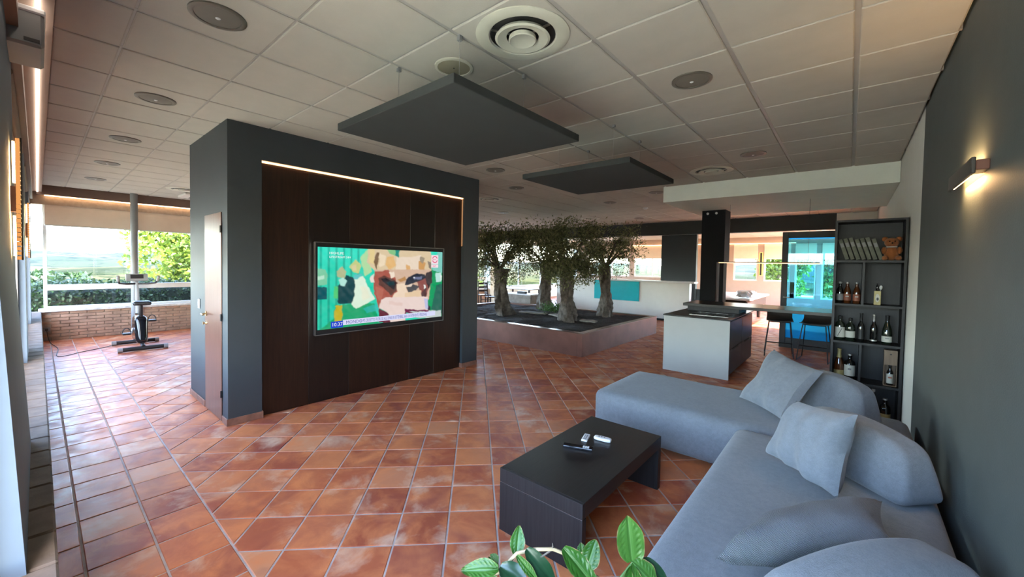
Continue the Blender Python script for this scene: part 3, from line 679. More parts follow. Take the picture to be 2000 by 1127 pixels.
    pg((.22, .60, .38), 90, 370, 170, 375, 192, 450, 180, 540, 90, 545); pg((.50, .80, .62), 100, 450, 160, 440, 165, 480, 100, 490); pg((.01, .10, .12), 90, 560, 187, 570, 187, 695, 90, 700); pg((.55, .45, .03), 255, 770, 322, 760, 322, 935, 255, 950); pg((.10, .60, .20), 245, 560, 285, 560, 280, 690, 245, 690); pg((.50, .78, .72), 1375, 405, 1458, 408, 1458, 508, 1385, 508); pg((.85, .88, .86), 1445, 440, 1466, 440, 1466, 490, 1445, 490)
    K = (C + np.roll(C, 1, 0) + np.roll(C, -1, 0) + np.roll(C, 1, 1) + np.roll(C, -1, 1)) / 5; K[0], K[-1], K[:, 0], K[:, -1] = C[0], C[-1], C[:, 0], C[:, -1]
    return np.clip(K + (N3 * .02 + N2 * .02)[..., None], .002, 1), nu, nv
C, nu, nv = paint()
sm = MB(); sm.v = [(-4.5735, SY0 + (SY1 - SY0) * i / (nu - 1), SZ1 - (SZ1 - SZ0) * j / (nv - 1)) for j in range(nv) for i in range(nu)]
sm.f = [(j * nu + i, (j + 1) * nu + i, (j + 1) * nu + i + 1, j * nu + i + 1) for j in range(nv - 1) for i in range(nu - 1)]
k = MT('television_picture'); k.t.nodes.remove(k.b); at = k.n('ShaderNodeAttribute', attribute_name='Col'); em = k.n('ShaderNodeEmission'); em.inputs[1].default_value = 1.0 * SCR
gs = k.n('ShaderNodeBsdfGlossy'); gs.inputs['Roughness'].default_value = .1; gs.inputs[0].default_value = (.03, .03, .03, 1); ads = k.n('ShaderNodeAddShader')
k.l(at.outputs[0], em.inputs[0]); k.l(em.outputs[0], ads.inputs[0]); k.l(gs.outputs[0], ads.inputs[1]); k.l(ads.outputs[0], k.out.inputs[0])
scr = obj('screen', sm, k.m, tv, label='lit screen showing a close-up face and a news ticker')
ca = scr.data.color_attributes.new('Col', 'FLOAT_COLOR', 'POINT'); ca.data.foreach_set('color', np.concatenate([C.reshape(-1, 3), np.ones((nu * nv, 1))], 1).astype(np.float32).ravel())
def scr_rect(u0, u1, v0, v1, d): return Bx(-4.5735, -4.5735 + d, SY0 + (SY1 - SY0) * u0, SY0 + (SY1 - SY0) * u1, SZ1 - (SZ1 - SZ0) * v1, SZ1 - (SZ1 - SZ0) * v0)
def scr_place(u, v, d): return lambda x, y: (-4.5735 + d, SY0 + (SY1 - SY0) * u + x, SZ1 - (SZ1 - SZ0) * v + y)
G_w = glow('screen_lilac', (.70, .72, .95), SCR); G_b = glow('screen_blue', (.02, .06, .60), SCR); G_i = glow('screen_ink', (.08, .08, .36), SCR); G_wh = glow('screen_white', (.95, .95, .95), SCR); G_r = glow('screen_red', (.75, .05, .16), SCR); G_p = glow('screen_pink', (.90, .74, .80), SCR)
obj('ticker_band', scr_rect(.165, .932, .905, .972, .0006), G_w, tv); obj('ticker_clock', scr_rect(.085, .165, .915, .995, .0006), G_b, tv)
text('10:37', .060, G_wh, tv, scr_place(.089, .975, .0012)); text('MONDO', .054, G_i, tv, scr_place(.185, .960, .0012)); text('|', .05, G_i, tv, scr_place(.288, .958, .0012))
text("M'S CROSETTO: FUORI, SEI ALLE SPARE IN SETTEMBRE, SARA UN INTERVENTO PERSONALE", .056, G_i, tv, scr_place(.305, .960, .0012), stretch=.435)
text('HIGHLIFE', .042, G_wh, tv, scr_place(.072, .085, .0012)); text('LIFESTREAM 24H', .036, G_wh, tv, scr_place(.072, .130, .0012))
obj('channel_badge', scr_rect(.888, .958, .05, .185, .0006), G_p, tv); obj('channel_badge', scr_rect(.888, .958, .192, .24, .0006), G_p, tv)
ring = MB(); cy_, cz_ = SY0 + (SY1 - SY0) * .923, SZ1 - (SZ1 - SZ0) * .117
for q0, q1 in ((20, 165), (200, 345)):
    n = 14; vs = []
    for i in range(n + 1):
        a = math.radians(q0 + (q1 - q0) * i / n)
        for rr in (.038, .050): vs.append((-4.5722, cy_ + rr * math.cos(a), cz_ + rr * math.sin(a)))
    ring.add(vs, [(2 * i, 2 * i + 1, 2 * i + 3, 2 * i + 2) for i in range(n)])
obj('channel_mark', ring, G_r, tv); text('NEWS', .026, G_r, tv, scr_place(.899, .127, .0012), stretch=.9); text('24/7', .034, G_r, tv, scr_place(.902, .23, .0012))

# ------------------------------------------------------------------ ceiling fixtures
def acoustic(x0, x1, y0, y1, label):
    t = thing('acoustic_panel', label, 'ceiling panel', ((x0 + x1) / 2, (y0 + y1) / 2, 2.53), group='hanging acoustic panels')
    obj('felt_board', Bx(x0, x1, y0, y1, 2.53, 2.58, bev=.003), 'acoustic', t)
    cx, cy = (x0 + x1) / 2, (y0 + y1) / 2
    for a in (-.31, .31):
        for b in (-.31, .31):
            wv = obj('hanging_wire', MB().tube([(cx + a, cy + b, 2.58), (cx + a, cy + b, 2.986)], .0016, 6), 'steel', t); obj('ceiling_clip', Bx(cx + a - .012, cx + a + .012, cy + b - .012, cy + b + .012, 2.955, 2.9858), 'grey', wv)
acoustic(-2.72, -1.53, 1.35, 2.56, 'dark square acoustic panel hanging nearest the camera'); acoustic(-2.66, -1.48, 3.32, 4.46, 'dark square acoustic panel hanging farther off, towards the kitchen')
def downlight(x, y, label, r=.135):
    t = thing('downlight', label, 'ceiling light', (x, y, ZC - .012), group='unlit round ceiling lights')
    obj('ring', MB().lathe([(r, 0.0119), (r, .004), (r - .012, 0), (r - .026, .002), (r - .028, .0115)], (x, y, ZC - .012), 28, cap=False), 'dl_ring', t, True)
    obj('lens', MB().lathe([(.001, -.002), (r * .5, .0), (r - .02, .006), (r - .02, .0115)], (x, y, ZC - .012), 28), 'dl_lens', t, True); obj('bulb_glint', MB()._ball((x, y, ZC - .013), .014, 8, 5, (1, 1, .5)), 'white', t, True)
nth = ['nearest', 'second', 'third', 'fourth', 'fifth']
for i, x in enumerate((-2.711, -4.511, -6.311, -8.111, -9.911)): downlight(x, .664, '%s round unlit ceiling light in the row along the left windows' % nth[i])
for x, y, l in ((-.911, 3.064, 'round unlit ceiling light above the sofa'), (-.911, 5.464, 'round unlit ceiling light just before the kitchen soffit'), (-4.511, 5.464, 'round ceiling light just right of the partition top'), (-3.911, 7.864, 'round ceiling light behind the farther hanging panel, over the planter'), (-2.711, 7.264, 'round ceiling light tucked beside the soffit edge'), (-6.911, 7.864, 'round ceiling light above the leftmost olive tree'), (-4.511, 10.864, 'round ceiling light closest to the charcoal beam'), (-3.911, 4.264, 'round ceiling light between the two hanging panels')): downlight(x, y, l)
def vent(x, y, label, r=.275):
    t = thing('air_vent', label, 'air vent', (x, y, ZC - .03), group='round ceiling air vents'); c = (x, y, ZC)
    obj('outer_ring', MB().lathe([(r, -.001), (r, -.006), (r - .03, -.016), (r - .075, -.010), (r - .085, .02)], c, 40, cap=False), 'ivory', t, True)
    obj('dark_gap_disc', MB().lathe([(r - .083, -.0006), (.001, -.0002)], c, 32, cap=False), 'black', t)  # black disc stands in for shade in the gaps between the rings
    obj('cone', MB().lathe([(.150, -.004), (.162, -.022), (.148, -.028), (.095, -.012), (.095, -.006)], c, 36, cap=False), 'ivory', t, True)
    obj('core', MB().lathe([(.001, -.022), (.055, -.026), (.075, -.036), (.082, -.032), (.078, -.010), (.05, -.004)], c, 32), 'ivory', t, True)
    for a in (.5, 2.6, 4.7): obj('bracket', Bx(-.008, .008, .08, .19, -.010, -.004).xf(Matrix.Translation(c) @ Matrix.Rotation(a, 4, 'Z')), 'steel', t)
vent(-1.511, 1.864, 'round ivory ceiling air vent nearest the camera'); vent(-1.511, 6.064, 'round ceiling air vent before the kitchen soffit'); vent(-5.711, 6.064, 'round ceiling air vent at the right end of the partition top'); vent(-5.711, 10.264, 'round ceiling air vent over the planter'); vent(-9.911, 1.864, 'round ceiling air vent left of the partition')
t = thing('ceiling_speaker', 'round beige ceiling speaker above the nearer hanging panel', 'speaker', (-2.111, 1.864, ZC - .01))
obj('ring', MB().lathe([(.13, 0.009), (.13, 0), (.112, -.003), (.108, .003)], (-2.111, 1.864, ZC - .01), 32, cap=False), 'ivory', t, True); obj('grille', MB().lathe([(.001, -.001), (.11, .001), (.11, .009)], (-2.111, 1.864, ZC - .01), 32), plain('beige_grille', (.30, .27, .19), .7, bump=.5, bscale=500), t); obj('screw', MB()._ball((-2.111, 1.864, ZC - .011), .006, 8, 5, (1, 1, .6)), 'black', t)
t = thing('smoke_detector', 'small white smoke detector on the ceiling before the charcoal beam', 'smoke detector', (-3.6, 9.0, ZC - .04)); obj('base', MB().lathe([(.055, .04), (.055, .022), (.045, .012)], (-3.6, 9.0, ZC - .04), 20), 'white', t); obj('sensor', MB().lathe([(.03, .012), (.034, 0), (.001, -.004)], (-3.6, 9.0, ZC - .04), 16), 'white', t)
t = thing('ceiling_air_unit', 'grey square air unit in the ceiling left of the partition', 'air unit', (-10.6, 2.3, 2.90)); obj('housing', Bx(-10.95, -10.25, 1.95, 2.7, 2.93, 2.976, bev=.01), 'frame', t); obj('grille', Bx(-10.8, -10.4, 2.1, 2.55, 2.918, 2.931, bev=.004), 'grey', t)
t = thing('emergency_lamp', 'black emergency lamp on the ceiling behind the soffit', 'lamp', (-1.33, 10.6, 2.90)); obj('case', Bx(-1.55, -1.1, 10.56, 10.64, 2.90, 2.976, bev=.006), 'black', t); obj('lens', Bx(-1.5, -1.15, 10.575, 10.625, 2.893, 2.901), 'grey', t)

# ------------------------------------------------------------------ sofa corner
def sag(p, h):
    w = p.copy()
    if p.z > 0: w.z += .009 * (1 - (p.x / h.x) ** 2) * (1 - (p.y / h.y) ** 2) + .004 * math.sin(p.x * 7 + 1) * math.sin(p.y * 5)
    return w
def block(name, label, x0, x1, y0, y1, z1, r=.075):
    c = Vector(((x0 + x1) / 2, (y0 + y1) / 2, 0)); t = thing(name, label, 'sofa', c)
    hz = (z1 - .03) / 2
    obj('upholstery', rbox(((x1 - x0) / 2, (y1 - y0) / 2, hz), r, 18, sag).xf(Matrix.Translation(c + Vector((0, 0, .03 + hz)))), 'fabric', t, True)
    sm = MB()
    for sx in (-1, 1):
        for sy in (-1, 1): obj('foot', MB().lathe([(.028, 0), (.032, .04)], (c.x + sx * ((x1 - x0) / 2 - .1), c.y + sy * ((y1 - y0) / 2 - .1), 0), 12), 'black', t)
    pts = [(x0 + .02, y0 + .02), (x1 - .02, y0 + .02), (x1 - .02, y1 - .02), (x0 + .02, y1 - .02)]
    obj('seam', MB().tube([(px_, py_, .075) for px_, py_ in pts + pts[:1]], .006, 6), 'fabric', t, True)
    return t
block('sofa', 'long blue grey sofa section along the dark right wall', -.63, .40, 1.02, 3.46, .43)
block('sofa', 'blue grey chaise section stretching out behind the coffee table', -1.87, .40, 3.50, 4.54, .43)
def bolster(label, a, b, w, h, z=.441):
    a, b = Vector((*a, z)), Vector((*b, z)); L = (b - a).length; ang = math.atan2(b.y - a.y, b.x - a.x); c = (a + b) / 2
    t = thing('back_bolster', label, 'bolster', (c.x, c.y, z))
    def wp(p, hh):
        k = (p.z + hh.z) / (2 * hh.z); q = p.copy(); q.y *= 1.0 - .42 * k; q.x *= 1 - .16 * k ** 1.6; q.z += -.05 * k * (p.x / hh.x) ** 2; return q
    obj('cover', rbox((L / 2, w / 2, h / 2), .062, 16, wp).xf(Matrix.Translation(c + Vector((0, 0, h / 2))) @ Matrix.Rotation(ang, 4, 'Z')), 'fabric', t, True)
    obj('zip', Bx(-L * .4, L * .4, -.003, .003, 0, .005).xf(Matrix.Translation(c + Vector((0, 0, .004))) @ Matrix.Rotation(ang, 4, 'Z') @ Matrix.Translation((0, -w / 2 - .0005, .012))), 'black', t)
bolster('wedge back bolster behind the middle cushion on the long sofa', (.33, 2.86), (-.22, 3.36), .30, .33)
bolster('wedge back bolster behind the cushion on the chaise', (.17, 3.93), (-.36, 4.33), .27, .36)
bolster('wedge back bolster at the near end of the sofa, cut by the frame bottom', (.335, 2.10), (-.15, 1.42), .30, .265)
def cushion(label, bl, br, tr, tl, th, mat, seed, wr=.006):
    c = (Vector(bl) + Vector(br)) / 2; t = thing('cushion', label, 'cushion', (c.x, c.y, min(bl[2], br[2])))
    obj('cover', pillow(bl, br, tr, tl, th, seed=seed, wr=wr), mat, t, True)
    pts = [Vector(bl).lerp(Vector(br), i / 10) for i in range(11)]; 
    return t
cushion('square grey cushion leaning on the chaise bolster', (-.72, 4.07, .475), (-.33, 3.66, .465), (-.13, 3.93, .84), (-.49, 4.21, .92), .085, 'cushion', 3, .008)
cushion('square grey cushion leaning on the middle bolster, nearest the wall lamp', (-.37, 2.97, .475), (-.01, 2.62, .465), (.055, 2.70, .895), (-.215, 2.86, .865), .10, 'cushion', 5, .008)
cushion('ribbed knit cushion lying at the near end of the sofa', (-.27, 1.97, .525), (.155, 2.64, .515), (.15, 2.12, .60), (-.32, 1.47, .645), .082, 'knit', 9, .0015)

# ------------------------------------------------------------------ coffee table and remotes
ct = thing('coffee_table', 'low dark wood coffee table before the sofa', 'table', (-1.29, 2.39, 0))
CX0, CX1, CY0, CY1, CZ = -1.595, -1.02, 1.825, 2.965, .385
obj('tabletop', Bx(CX0, CX1, CY0 + .018, CY1, CZ - .085, CZ, bev=.0015), 'ash_y', ct)
obj('end_band', Bx(CX0, CX1, CY0, CY0 + .0178, CZ - .085, CZ - .0005, bev=.001), 'ash', ct)
obj('end_panel', Bx(CX0, CX1, CY0, CY0 + .04, 0, CZ - .089, bev=.001), 'ash', ct); obj('end_panel', Bx(CX0, CX1, CY1 - .05, CY1, 0, CZ - .087, bev=.001), 'ash', ct)
obj('pale_strip', Bx(CX0 + .004, CX1 - .004, CY0 + .003, CY0 + .035, CZ - .090, CZ - .084), 'steel', ct, label='thin pale strip between top band and end panel')  # thin steel trim under the top band
obj('side_panel', Bx(CX0, CX0 + .02, CY0 + .04, CY1 - .05, .02, CZ - .086), 'ash_y', ct)
def remote(label, c, ang, L, W, H, mat, build):
    t = thing('remote_control', label, 'remote', (c[0], c[1], CZ + .0005), ang); build(t, L, W, H); return t
def r1(t, L, W, H):
    obj('case', Bx(-L / 2, L / 2, -W / 2, W / 2, 0, H, bev=.004, seg=2), 'white', t, local=True)
    for i in range(4):
        for j in range(2): obj('button', Bx(-L / 2 + .025 + i * .016, -L / 2 + .035 + i * .016, -.012 + j * .015, -.004 + j * .015, H, H + .0015), 'grey', t, local=True)
    obj('display', Bx(L / 2 - .025, L / 2 - .012, -W / 2 + .01, W / 2 - .01, H, H + .001), 'grey', t, local=True)
remote('slim white remote control on the dark coffee table', (-1.41, 2.545), math.radians(-74), .115, .042, .014, 'white', r1)
def r2(t, L, W, H):
    obj('case', rbox((L / 2, W / 2, H / 2), .011, 10, lambda p, h: Vector((p.x, p.y * (1 - .35 * (p.x / h.x) ** 2), p.z))).xf(Matrix.Translation((0, 0, H / 2))), 'white', t, True, local=True)
    for i in range(3): obj('button', MB().lathe([(.006, 0), (.005, .002)], (-L / 2 + .035 + i * .02, 0, H - .0005), 10), 'black' if i < 2 else 'grey', t, local=True)
remote('rounded white remote control beside the slim one', (-1.305, 2.60), math.radians(8), .125, .055, .024, 'white', r2)
def r3(t, L, W, H):
    obj('case', Bx(-L / 2, L / 2, -W / 2, W / 2, 0, H, bev=.004, seg=2), 'gloss', t, local=True)
    for i in range(3):
        for j in range(2): obj('button', Bx(L / 2 - .066 + i * .015, L / 2 - .054 + i * .015, -.014 + j * .015, -.002 + j * .015, H, H + .0018), 'white', t, local=True)
remote('long black remote control with white buttons', (-1.375, 2.375), math.radians(22), .20, .046, .016, 'gloss', r3)

# ------------------------------------------------------------------ bottle shelf
SX0, SX1, SY_, SYB = -.135, .428, 5.55, 5.86
sh = thing('bottle_shelf', 'tall black ash shelf unit holding bottles beside the white wall', 'shelf', ((SX0 + SX1) / 2, 5.7, 0))
T = .022
for a, b in ((SX0, SX0 + T), (SX1 - T, SX1)): obj('side_board', Bx(a, b, SY_, SYB - .012, 0, 2.16), 'ash_dark', sh)
obj('top_board', Bx(SX0 + T, SX1 - T, SY_, SYB - .012, 2.16 - T, 2.16), 'ash_dark', sh); obj('back_board', Bx(SX0, SX1, SYB - .012, SYB, 0, 2.16), 'ash_dark', sh)
SH = [.05, .455, .875, 1.275, 1.735]
for z in SH: obj('shelf_board', Bx(SX0 + T, SX1 - T, SY_ + .004, SYB - .012, z - T, z), 'ash_dark', sh)
obj('divider', Bx(.098, .118, SY_ + .006, SYB - .012, SH[3], SH[4] - T), 'ash_dark', sh); obj('divider', Bx(.098, .118, SY_ + .006, SYB - .012, SH[1], SH[2] - T), 'ash_dark', sh)
cream = plain('worn_cream_spine', (.13, .135, .10), .7, var=.2, nscale=20)
bt_ = ['first', 'second', 'third', 'fourth', 'fifth', 'sixth', 'seventh']
for i in range(7):
    t = thing('book', '%s pale leaning book from the left on the top shelf' % bt_[i], 'book', (-.027 + i * .0445, 5.70, SH[4]), 0, 'leaning books on the top shelf')
    a = math.radians(-17); sz = .225 + .008 * ((i * 7) % 3)
    R_ = Matrix.Translation((-.027 + i * .0445, 5.70, SH[4] + .0105)) @ Matrix.Rotation(a, 4, 'Y') 
    obj('cover', MB().box(-.016, -.013, -.08, .08, 0, sz).box(.013, .016, -.08, .08, 0, sz).box(-.016, .016, -.083, -.08, 0, sz).xf(R_), cream, t); obj('pages', Bx(-.013, .013, -.08, .075, .004, sz - .004).xf(R_), 'white', t)
    obj('title_band', Bx(-.0135, .0135, -.0838, -.083, sz * .6, sz * .8).xf(R_), 'grey', t)
t = thing('plush_bear', 'orange plush bear seated on the top shelf', 'plush toy', (.318, 5.68, SH[4])); orange = fabric('orange_plush', (.24, .075, .02), (.36, .12, .035), 200, .6)
bx_, by_, bz_ = .318, 5.68, SH[4]
obj('body', MB()._ball((bx_, by_, bz_ + .075), .058, 16, 12, (1, .9, 1.28)), orange, t, True); hd = obj('head', MB()._ball((bx_, by_ - .01, bz_ + .185), .053, 16, 12, (1.1, 1, .95)), orange, t, True)
for s in (-1, 1):
    obj('ear', MB()._ball((bx_ + s * .052, by_, bz_ + .222), .026, 12, 8, (1, .55, 1)), orange, hd, True); obj('eye', MB()._ball((bx_ + s * .02, by_ - .060, bz_ + .196), .006, 8, 6), 'gloss', hd, True)
    obj('leg', MB()._ball((bx_ + s * .050, by_ - .055, bz_ + .026), .027, 12, 8, (1, 1.5, .95)), orange, t, True); obj('arm', MB()._ball((bx_ + s * .058, by_ - .025, bz_ + .105), .022, 12, 8, (1, 1, 1.7)), orange, t, True)
obj('muzzle', MB()._ball((bx_, by_ - .058, bz_ + .172), .022, 12, 8, (1.15, .8, .85)), orange, hd, True); obj('nose', MB()._ball((bx_, by_ - .077, bz_ + .178), .007, 8, 6), 'gloss', hd, True)
obj('collar', MB().lathe([(.040, 0), (.046, .005), (.040, .011)], (bx_, by_, bz_ + .136), 18, cap=False), 'white', t, True)
g_dark = plain('dark_green_bottle_glass', (.010, .016, .010), .05, var=.1, spec=.8); g_blk = plain('black_bottle_glass', (.006, .006, .006), .07, var=.1, spec=.7); g_clr = glass('clear_bottle_glass', (.75, .78, .76), .12, .6); g_amb = plain('amber_bottle_glass', (.075, .022, .006), .06, var=.1, spec=.8)
paper = plain('off_white_label_paper', (.52, .52, .46), .7, var=.05); gold = plain('gold_label_paper', (.36, .30, .13), .45, .3, .1, 30); redp = plain('red_brown_label_paper', (.26, .09, .05), .6, var=.2, nscale=40); foil = plain('silver_neck_foil', (.5, .5, .48), .3, .8, .1)
SHAPES = dict(bordeaux=[(.001, .004), (.033, 0), (.037, .005), (.037, .185), (.032, .205), (.016, .225), (.0145, .285), (.016, .288), (.016, .300), (.001, .301)],
    burgundy=[(.001, .004), (.037, 0), (.041, .006), (.041, .13), (.034, .18), (.02, .22), (.0145, .245), (.0145, .285), (.0165, .29), (.0165, .300), (.001, .301)],
    champagne=[(.001, .004), (.039, 0), (.044, .006), (.044, .12), (.037, .175), (.022, .23), (.016, .26), (.016, .305), (.018, .31), (.018, .322), (.001, .324)],
    squat=[(.001, .004), (.040, 0), (.044, .005), (.044, .155), (.038, .185), (.018, .205), (.0155, .235), (.018, .24), (.018, .262), (.001, .264)],
    slim=[(.001, .003), (.030, 0), (.033, .005), (.033, .165), (.026, .20), (.014, .225), (.0125, .31), (.0145, .315), (.0145, .328), (.001, .329)],
    beer=[(.001, .003), (.028, 0), (.0305, .004), (.0305, .115), (.025, .15), (.0135, .18), (.0125, .212), (.0145, .215), (.0145, .226), (.001, .228)])
def bottle(label, x, z, shape, gmat, lab=None, cap='black', scale=1.0, y=5.66, stripe=None, capn=.062):
    pr = [(r * scale, h * scale) for r, h in SHAPES[shape]]; H_ = pr[-1][1]; R_ = max(r for r, h in pr)
    t = thing('bottle', label, 'bottle', (x, y, z + .0005)); c = (x, y, z + .0005)
    obj('glass_body', MB().lathe(pr, c, 24), gmat, t, True, 60)
    if cap:
        top = [(r + .0012, h) for r, h in pr if h > H_ - capn and r > .002]; top = [(top[0][0], H_ - capn)] + top + [(.001, H_ + .002)]
        obj('cap', MB().lathe(top, c, 18), cap, t, True, 60)
    if lab:
        l0, l1, lm = lab; n = 20; mb = MB(); vs = []
        for i in range(n + 1):
            a = -PI / 2 + (-1.35 + 2.7 * i / n); vs += [(x + (R_ + .0009) * math.cos(a), y + (R_ + .0009) * math.sin(a), z + l0), (x + (R_ + .0009) * math.cos(a), y + (R_ + .0009) * math.sin(a), z + l1)]
        mb.add(vs, [(2 * i, 2 * i + 2, 2 * i + 3, 2 * i + 1) for i in range(n)]); lo = obj('paper_label', mb, lm, t, True)
        if stripe == 'slash': obj('slash_mark', MB().tube([(x - .018, y - R_ - .0015, z + l0 + .012), (x + .018, y - R_ - .0015, z + l1 - .012)], .0022, 6), 'black', lo)
        elif stripe: obj('print_band', Bx(x - .014, x + .014, y - R_ - .0024, y - R_ - .0012, z + l0 + (l1 - l0) * .55, z + l0 + (l1 - l0) * .72), stripe, lo)
    return t
z = SH[3]
bottle('dark small bottle at the far left of the second shelf', -.076, z, 'beer', g_blk, (.03, .10, 'grey'), foil, 1, capn=.02); bottle('small dark bottle with red label, middle of the second shelf row', -.015, z, 'beer', g_amb, (.03, .10, redp), foil, 1, capn=.02, stripe=paper); bottle('small dark bottle with red and cream label next to the shelf divider', .062, z, 'beer', g_amb, (.03, .10, redp), foil, 1, capn=.02, stripe=paper)
t = thing('gift_box', 'small gold box with cutouts on the second shelf', 'box', (.225, 5.66, z)); obj('carton', Bx(.198, .252, 5.635, 5.685, z + .0008, z + .145, bev=.002), gold, t); obj('printed_panel', MB()._ball((.225, 5.6345, z + .072), .022, 16, 10, (.75, .03, 2.0)), paper, t, True); obj('printed_mark', MB()._ball((.227, 5.6335, z + .062), .010, 12, 8, (.9, .05, 1.6)), 'black', t)
bottle('dark miniature bottle rising out of the gold box', .222, z + .145, 'beer', g_blk, None, 'black', .34, 5.665, capn=.02)
t = thing('teaspoon', 'white spoon standing up behind the gold box', 'spoon', (.246, 5.70, z)); obj('stem', MB().tube([(.246, 5.70, z + .003), (.250, 5.70, z + .16)], .003, 6), 'steel', t); obj('bowl', MB()._ball((.252, 5.70, z + .18), .013, 10, 8, (1, .35, 1.7)), 'white', t, True)
z = SH[2]
bottle('bottle with a large white label crossed by a black slash', -.064, z, 'squat', g_dark, (.030, .140, paper), 'black', .98, stripe='slash', capn=.03); bottle('round-shouldered dark bottle with a plain white label, second on the middle shelf', .022, z, 'squat', g_dark, (.035, .105, paper), 'black', .92, capn=.03)
bottle('slim black bottle without bright label, centre of the middle shelf', .108, z, 'slim', g_blk, (.03, .13, 'black'), 'black', .92, capn=.08); bottle('slim black bottle with silver neck foil on the middle shelf', .208, z, 'slim', g_blk, (.02, .035, foil), foil, .90, capn=.07); bottle('wide dark sparkling wine bottle with low white label, right end of the middle shelf', .310, z, 'champagne', g_dark, (.025, .085, paper), 'black', .92, stripe='grey', capn=.06)
z = SH[1]
bottle('sparkling wine bottle with gold label and pale neck, left end of the fourth shelf', -.060, z, 'champagne', g_amb, (.035, .095, gold), gold, 1.0, capn=.10); bottle('straight dark bottle with tall white label beside the lower divider', .030, z, 'squat', g_blk, (.045, .160, paper), foil, 1.05, stripe='grey', capn=.018)
t = thing('wine_box', 'narrow wooden wine box holding a bottle at the right of the fourth shelf', 'box', (.345, 5.66, z)); boxw = wood('pale_box_wood', (.14, .095, .06), (.22, .155, .10), (18, 18, 1), .6)
obj('back_panel', Bx(.295, .395, 5.70, 5.705, z + .001, z + .365), boxw, t)
for a, b in ((.295, .301), (.389, .395)): obj('side_panel', Bx(a, b, 5.62, 5.70, z + .001, z + .365), boxw, t)
for a in (z + .001, z + .359): obj('end_panel', Bx(.301, .389, 5.62, 5.70, a, a + .006), boxw, t)
obj('front_panel', Bx(.301, .389, 5.62, 5.624, z + .215, z + .359), boxw, t); obj('string_hole', MB().tube([(.345, 5.6195, z + .325), (.345, 5.618, z + .325)], .008, 10), 'black', t)
bottle('dark bottle with white label standing inside the wooden wine box', .345, z + .007, 'beer', g_blk, (.018, .115, paper), 'black', .9, 5.655, stripe=redp, capn=.02)
z = SH[0]
bottle('bottle with pale cap just above the chaise bolster on the bottom shelf', .045, z, 'slim', g_blk, None, foil, 1.08, capn=.03); bottle('clear bottle with pale stopper, second on the bottom shelf', .150, z, 'bordeaux', g_clr, None, foil, 1.05, capn=.04); bottle('clear slender bottle in the middle of the bottom shelf', .230, z, 'slim', g_clr, (.04, .07, foil), foil, 1.02, y=5.69, capn=.03); bottle('dark bottle with gold label at the right end of the bottom shelf', .320, z, 'squat', g_blk, (.03, .11, gold), foil, 1.0, capn=.018)

# ------------------------------------------------------------------ kitchen island, bar, stools
IX0, IX1, IY0, IY1 = -2.235, -1.295, 6.47, 8.25
isl = thing('kitchen_island', 'pale grey kitchen island with anthracite drawers and dark worktop', 'kitchen island', ((IX0 + IX1) / 2, (IY0 + IY1) / 2, 0))
obj('end_panel', Bx(IX0, IX1, IY0, IY0 + .03, 0, .862, bev=.002), 'lamin', isl); obj('carcass', Bx(IX0 + .02, IX1 - .03, IY0 + .03, IY1, .06, .862), 'lamin', isl); obj('plinth', Bx(IX0 + .04, IX1 - .07, IY0 + .03, IY1 - .03, 0, .06), 'black', isl)
for k in range(2):
    y0 = IY0 + .034 + k * .875; y1 = y0 + .868
    for z0, z1 in ((.065, .43), (.436, .845)):
        d = obj('drawer_front', Bx(IX1 - .03, IX1 - .006, y0, y1, z0, z1, bev=.002), 'anth', isl)
        if z0 < .1: obj('finger_groove', Bx(IX1 - .012, IX1 - .004, y0 + .22, y0 + .62, z1 - .022, z1 + .001), 'black', d)
obj('worktop', Bx(IX0 - .012, IX1 + .012, IY0 - .012, IY1, .866, .885, bev=.002), 'ash_x', isl)
hob = thing('induction_hob', 'black glass hob set in the island worktop', 'hob', (-1.62, 6.95, .885)); obj('glass_plate', Bx(-1.92, -1.38, 6.72, 7.16, .8855, .890, bev=.001), 'gloss', hob); hr = MB()
for a in ((-1.925, -1.375, 6.712, 6.72), (-1.925, -1.375, 7.16, 7.168), (-1.928, -1.92, 6.72, 7.16), (-1.38, -1.372, 6.72, 7.16)): hr.box(*a, .8855, .8905)
obj('steel_rim', hr, 'steel', hob)
for a, b, r in ((-1.78, 6.85, .085), (-1.52, 6.85, .07), (-1.78, 7.04, .07), (-1.52, 7.04, .085)): obj('cooking_zone', MB().lathe([(r, .0905 - .0903), (r - .004, .0004)], (a, b, .8901), 28, cap=False), 'grey', hob)
bar = thing('breakfast_bar', 'long dark wood bar top running from island towards the bottle shelf', 'bar counter', (-.9, 7.7, .885)); obj('bar_top', Bx(-2.21, .425, 7.32, 8.12, .965, 1.012, bev=.002), 'ash_x', bar); obj('riser', Bx(-2.16, -1.36, 7.42, 8.05, .8855, .965), 'ash', bar); obj('wall_cleat', Bx(.38, .428, 7.4, 8.05, .90, .965), 'black', bar)
col_ = thing('dark_column', 'black column standing between the bar and the beam', 'column', (-2.0, 8.42, 0), kind='structure')
obj('left_leg', Bx(-2.20, -1.925, 8.30, 8.69, 0, 1.74), 'column', col_); obj('right_leg', Bx(-1.868, -1.80, 8.30, 8.55, 0, 1.74), 'column', col_); obj('upper_block', Bx(-2.20, -1.795, 8.295, 8.70, 1.74, 2.7195), 'column', col_)
for a in (-2.10, -1.95): obj('spotlight', MB().tube([(a, 8.30, 2.66), (a, 8.285, 2.66)], .022, 12), 'steel', col_)
pl = thing('pendant_lamp', 'thin straight pendant lamp glowing over the bar', 'pendant lamp', (-1.05, 7.72, 1.72)); obj('profile', Bx(-1.76, -.35, 7.705, 7.735, 1.727, 1.742, bev=.002), 'black', pl); obj('light_strip', Bx(-1.75, -.36, 7.709, 7.731, 1.718, 1.727), 'led_copper', pl)
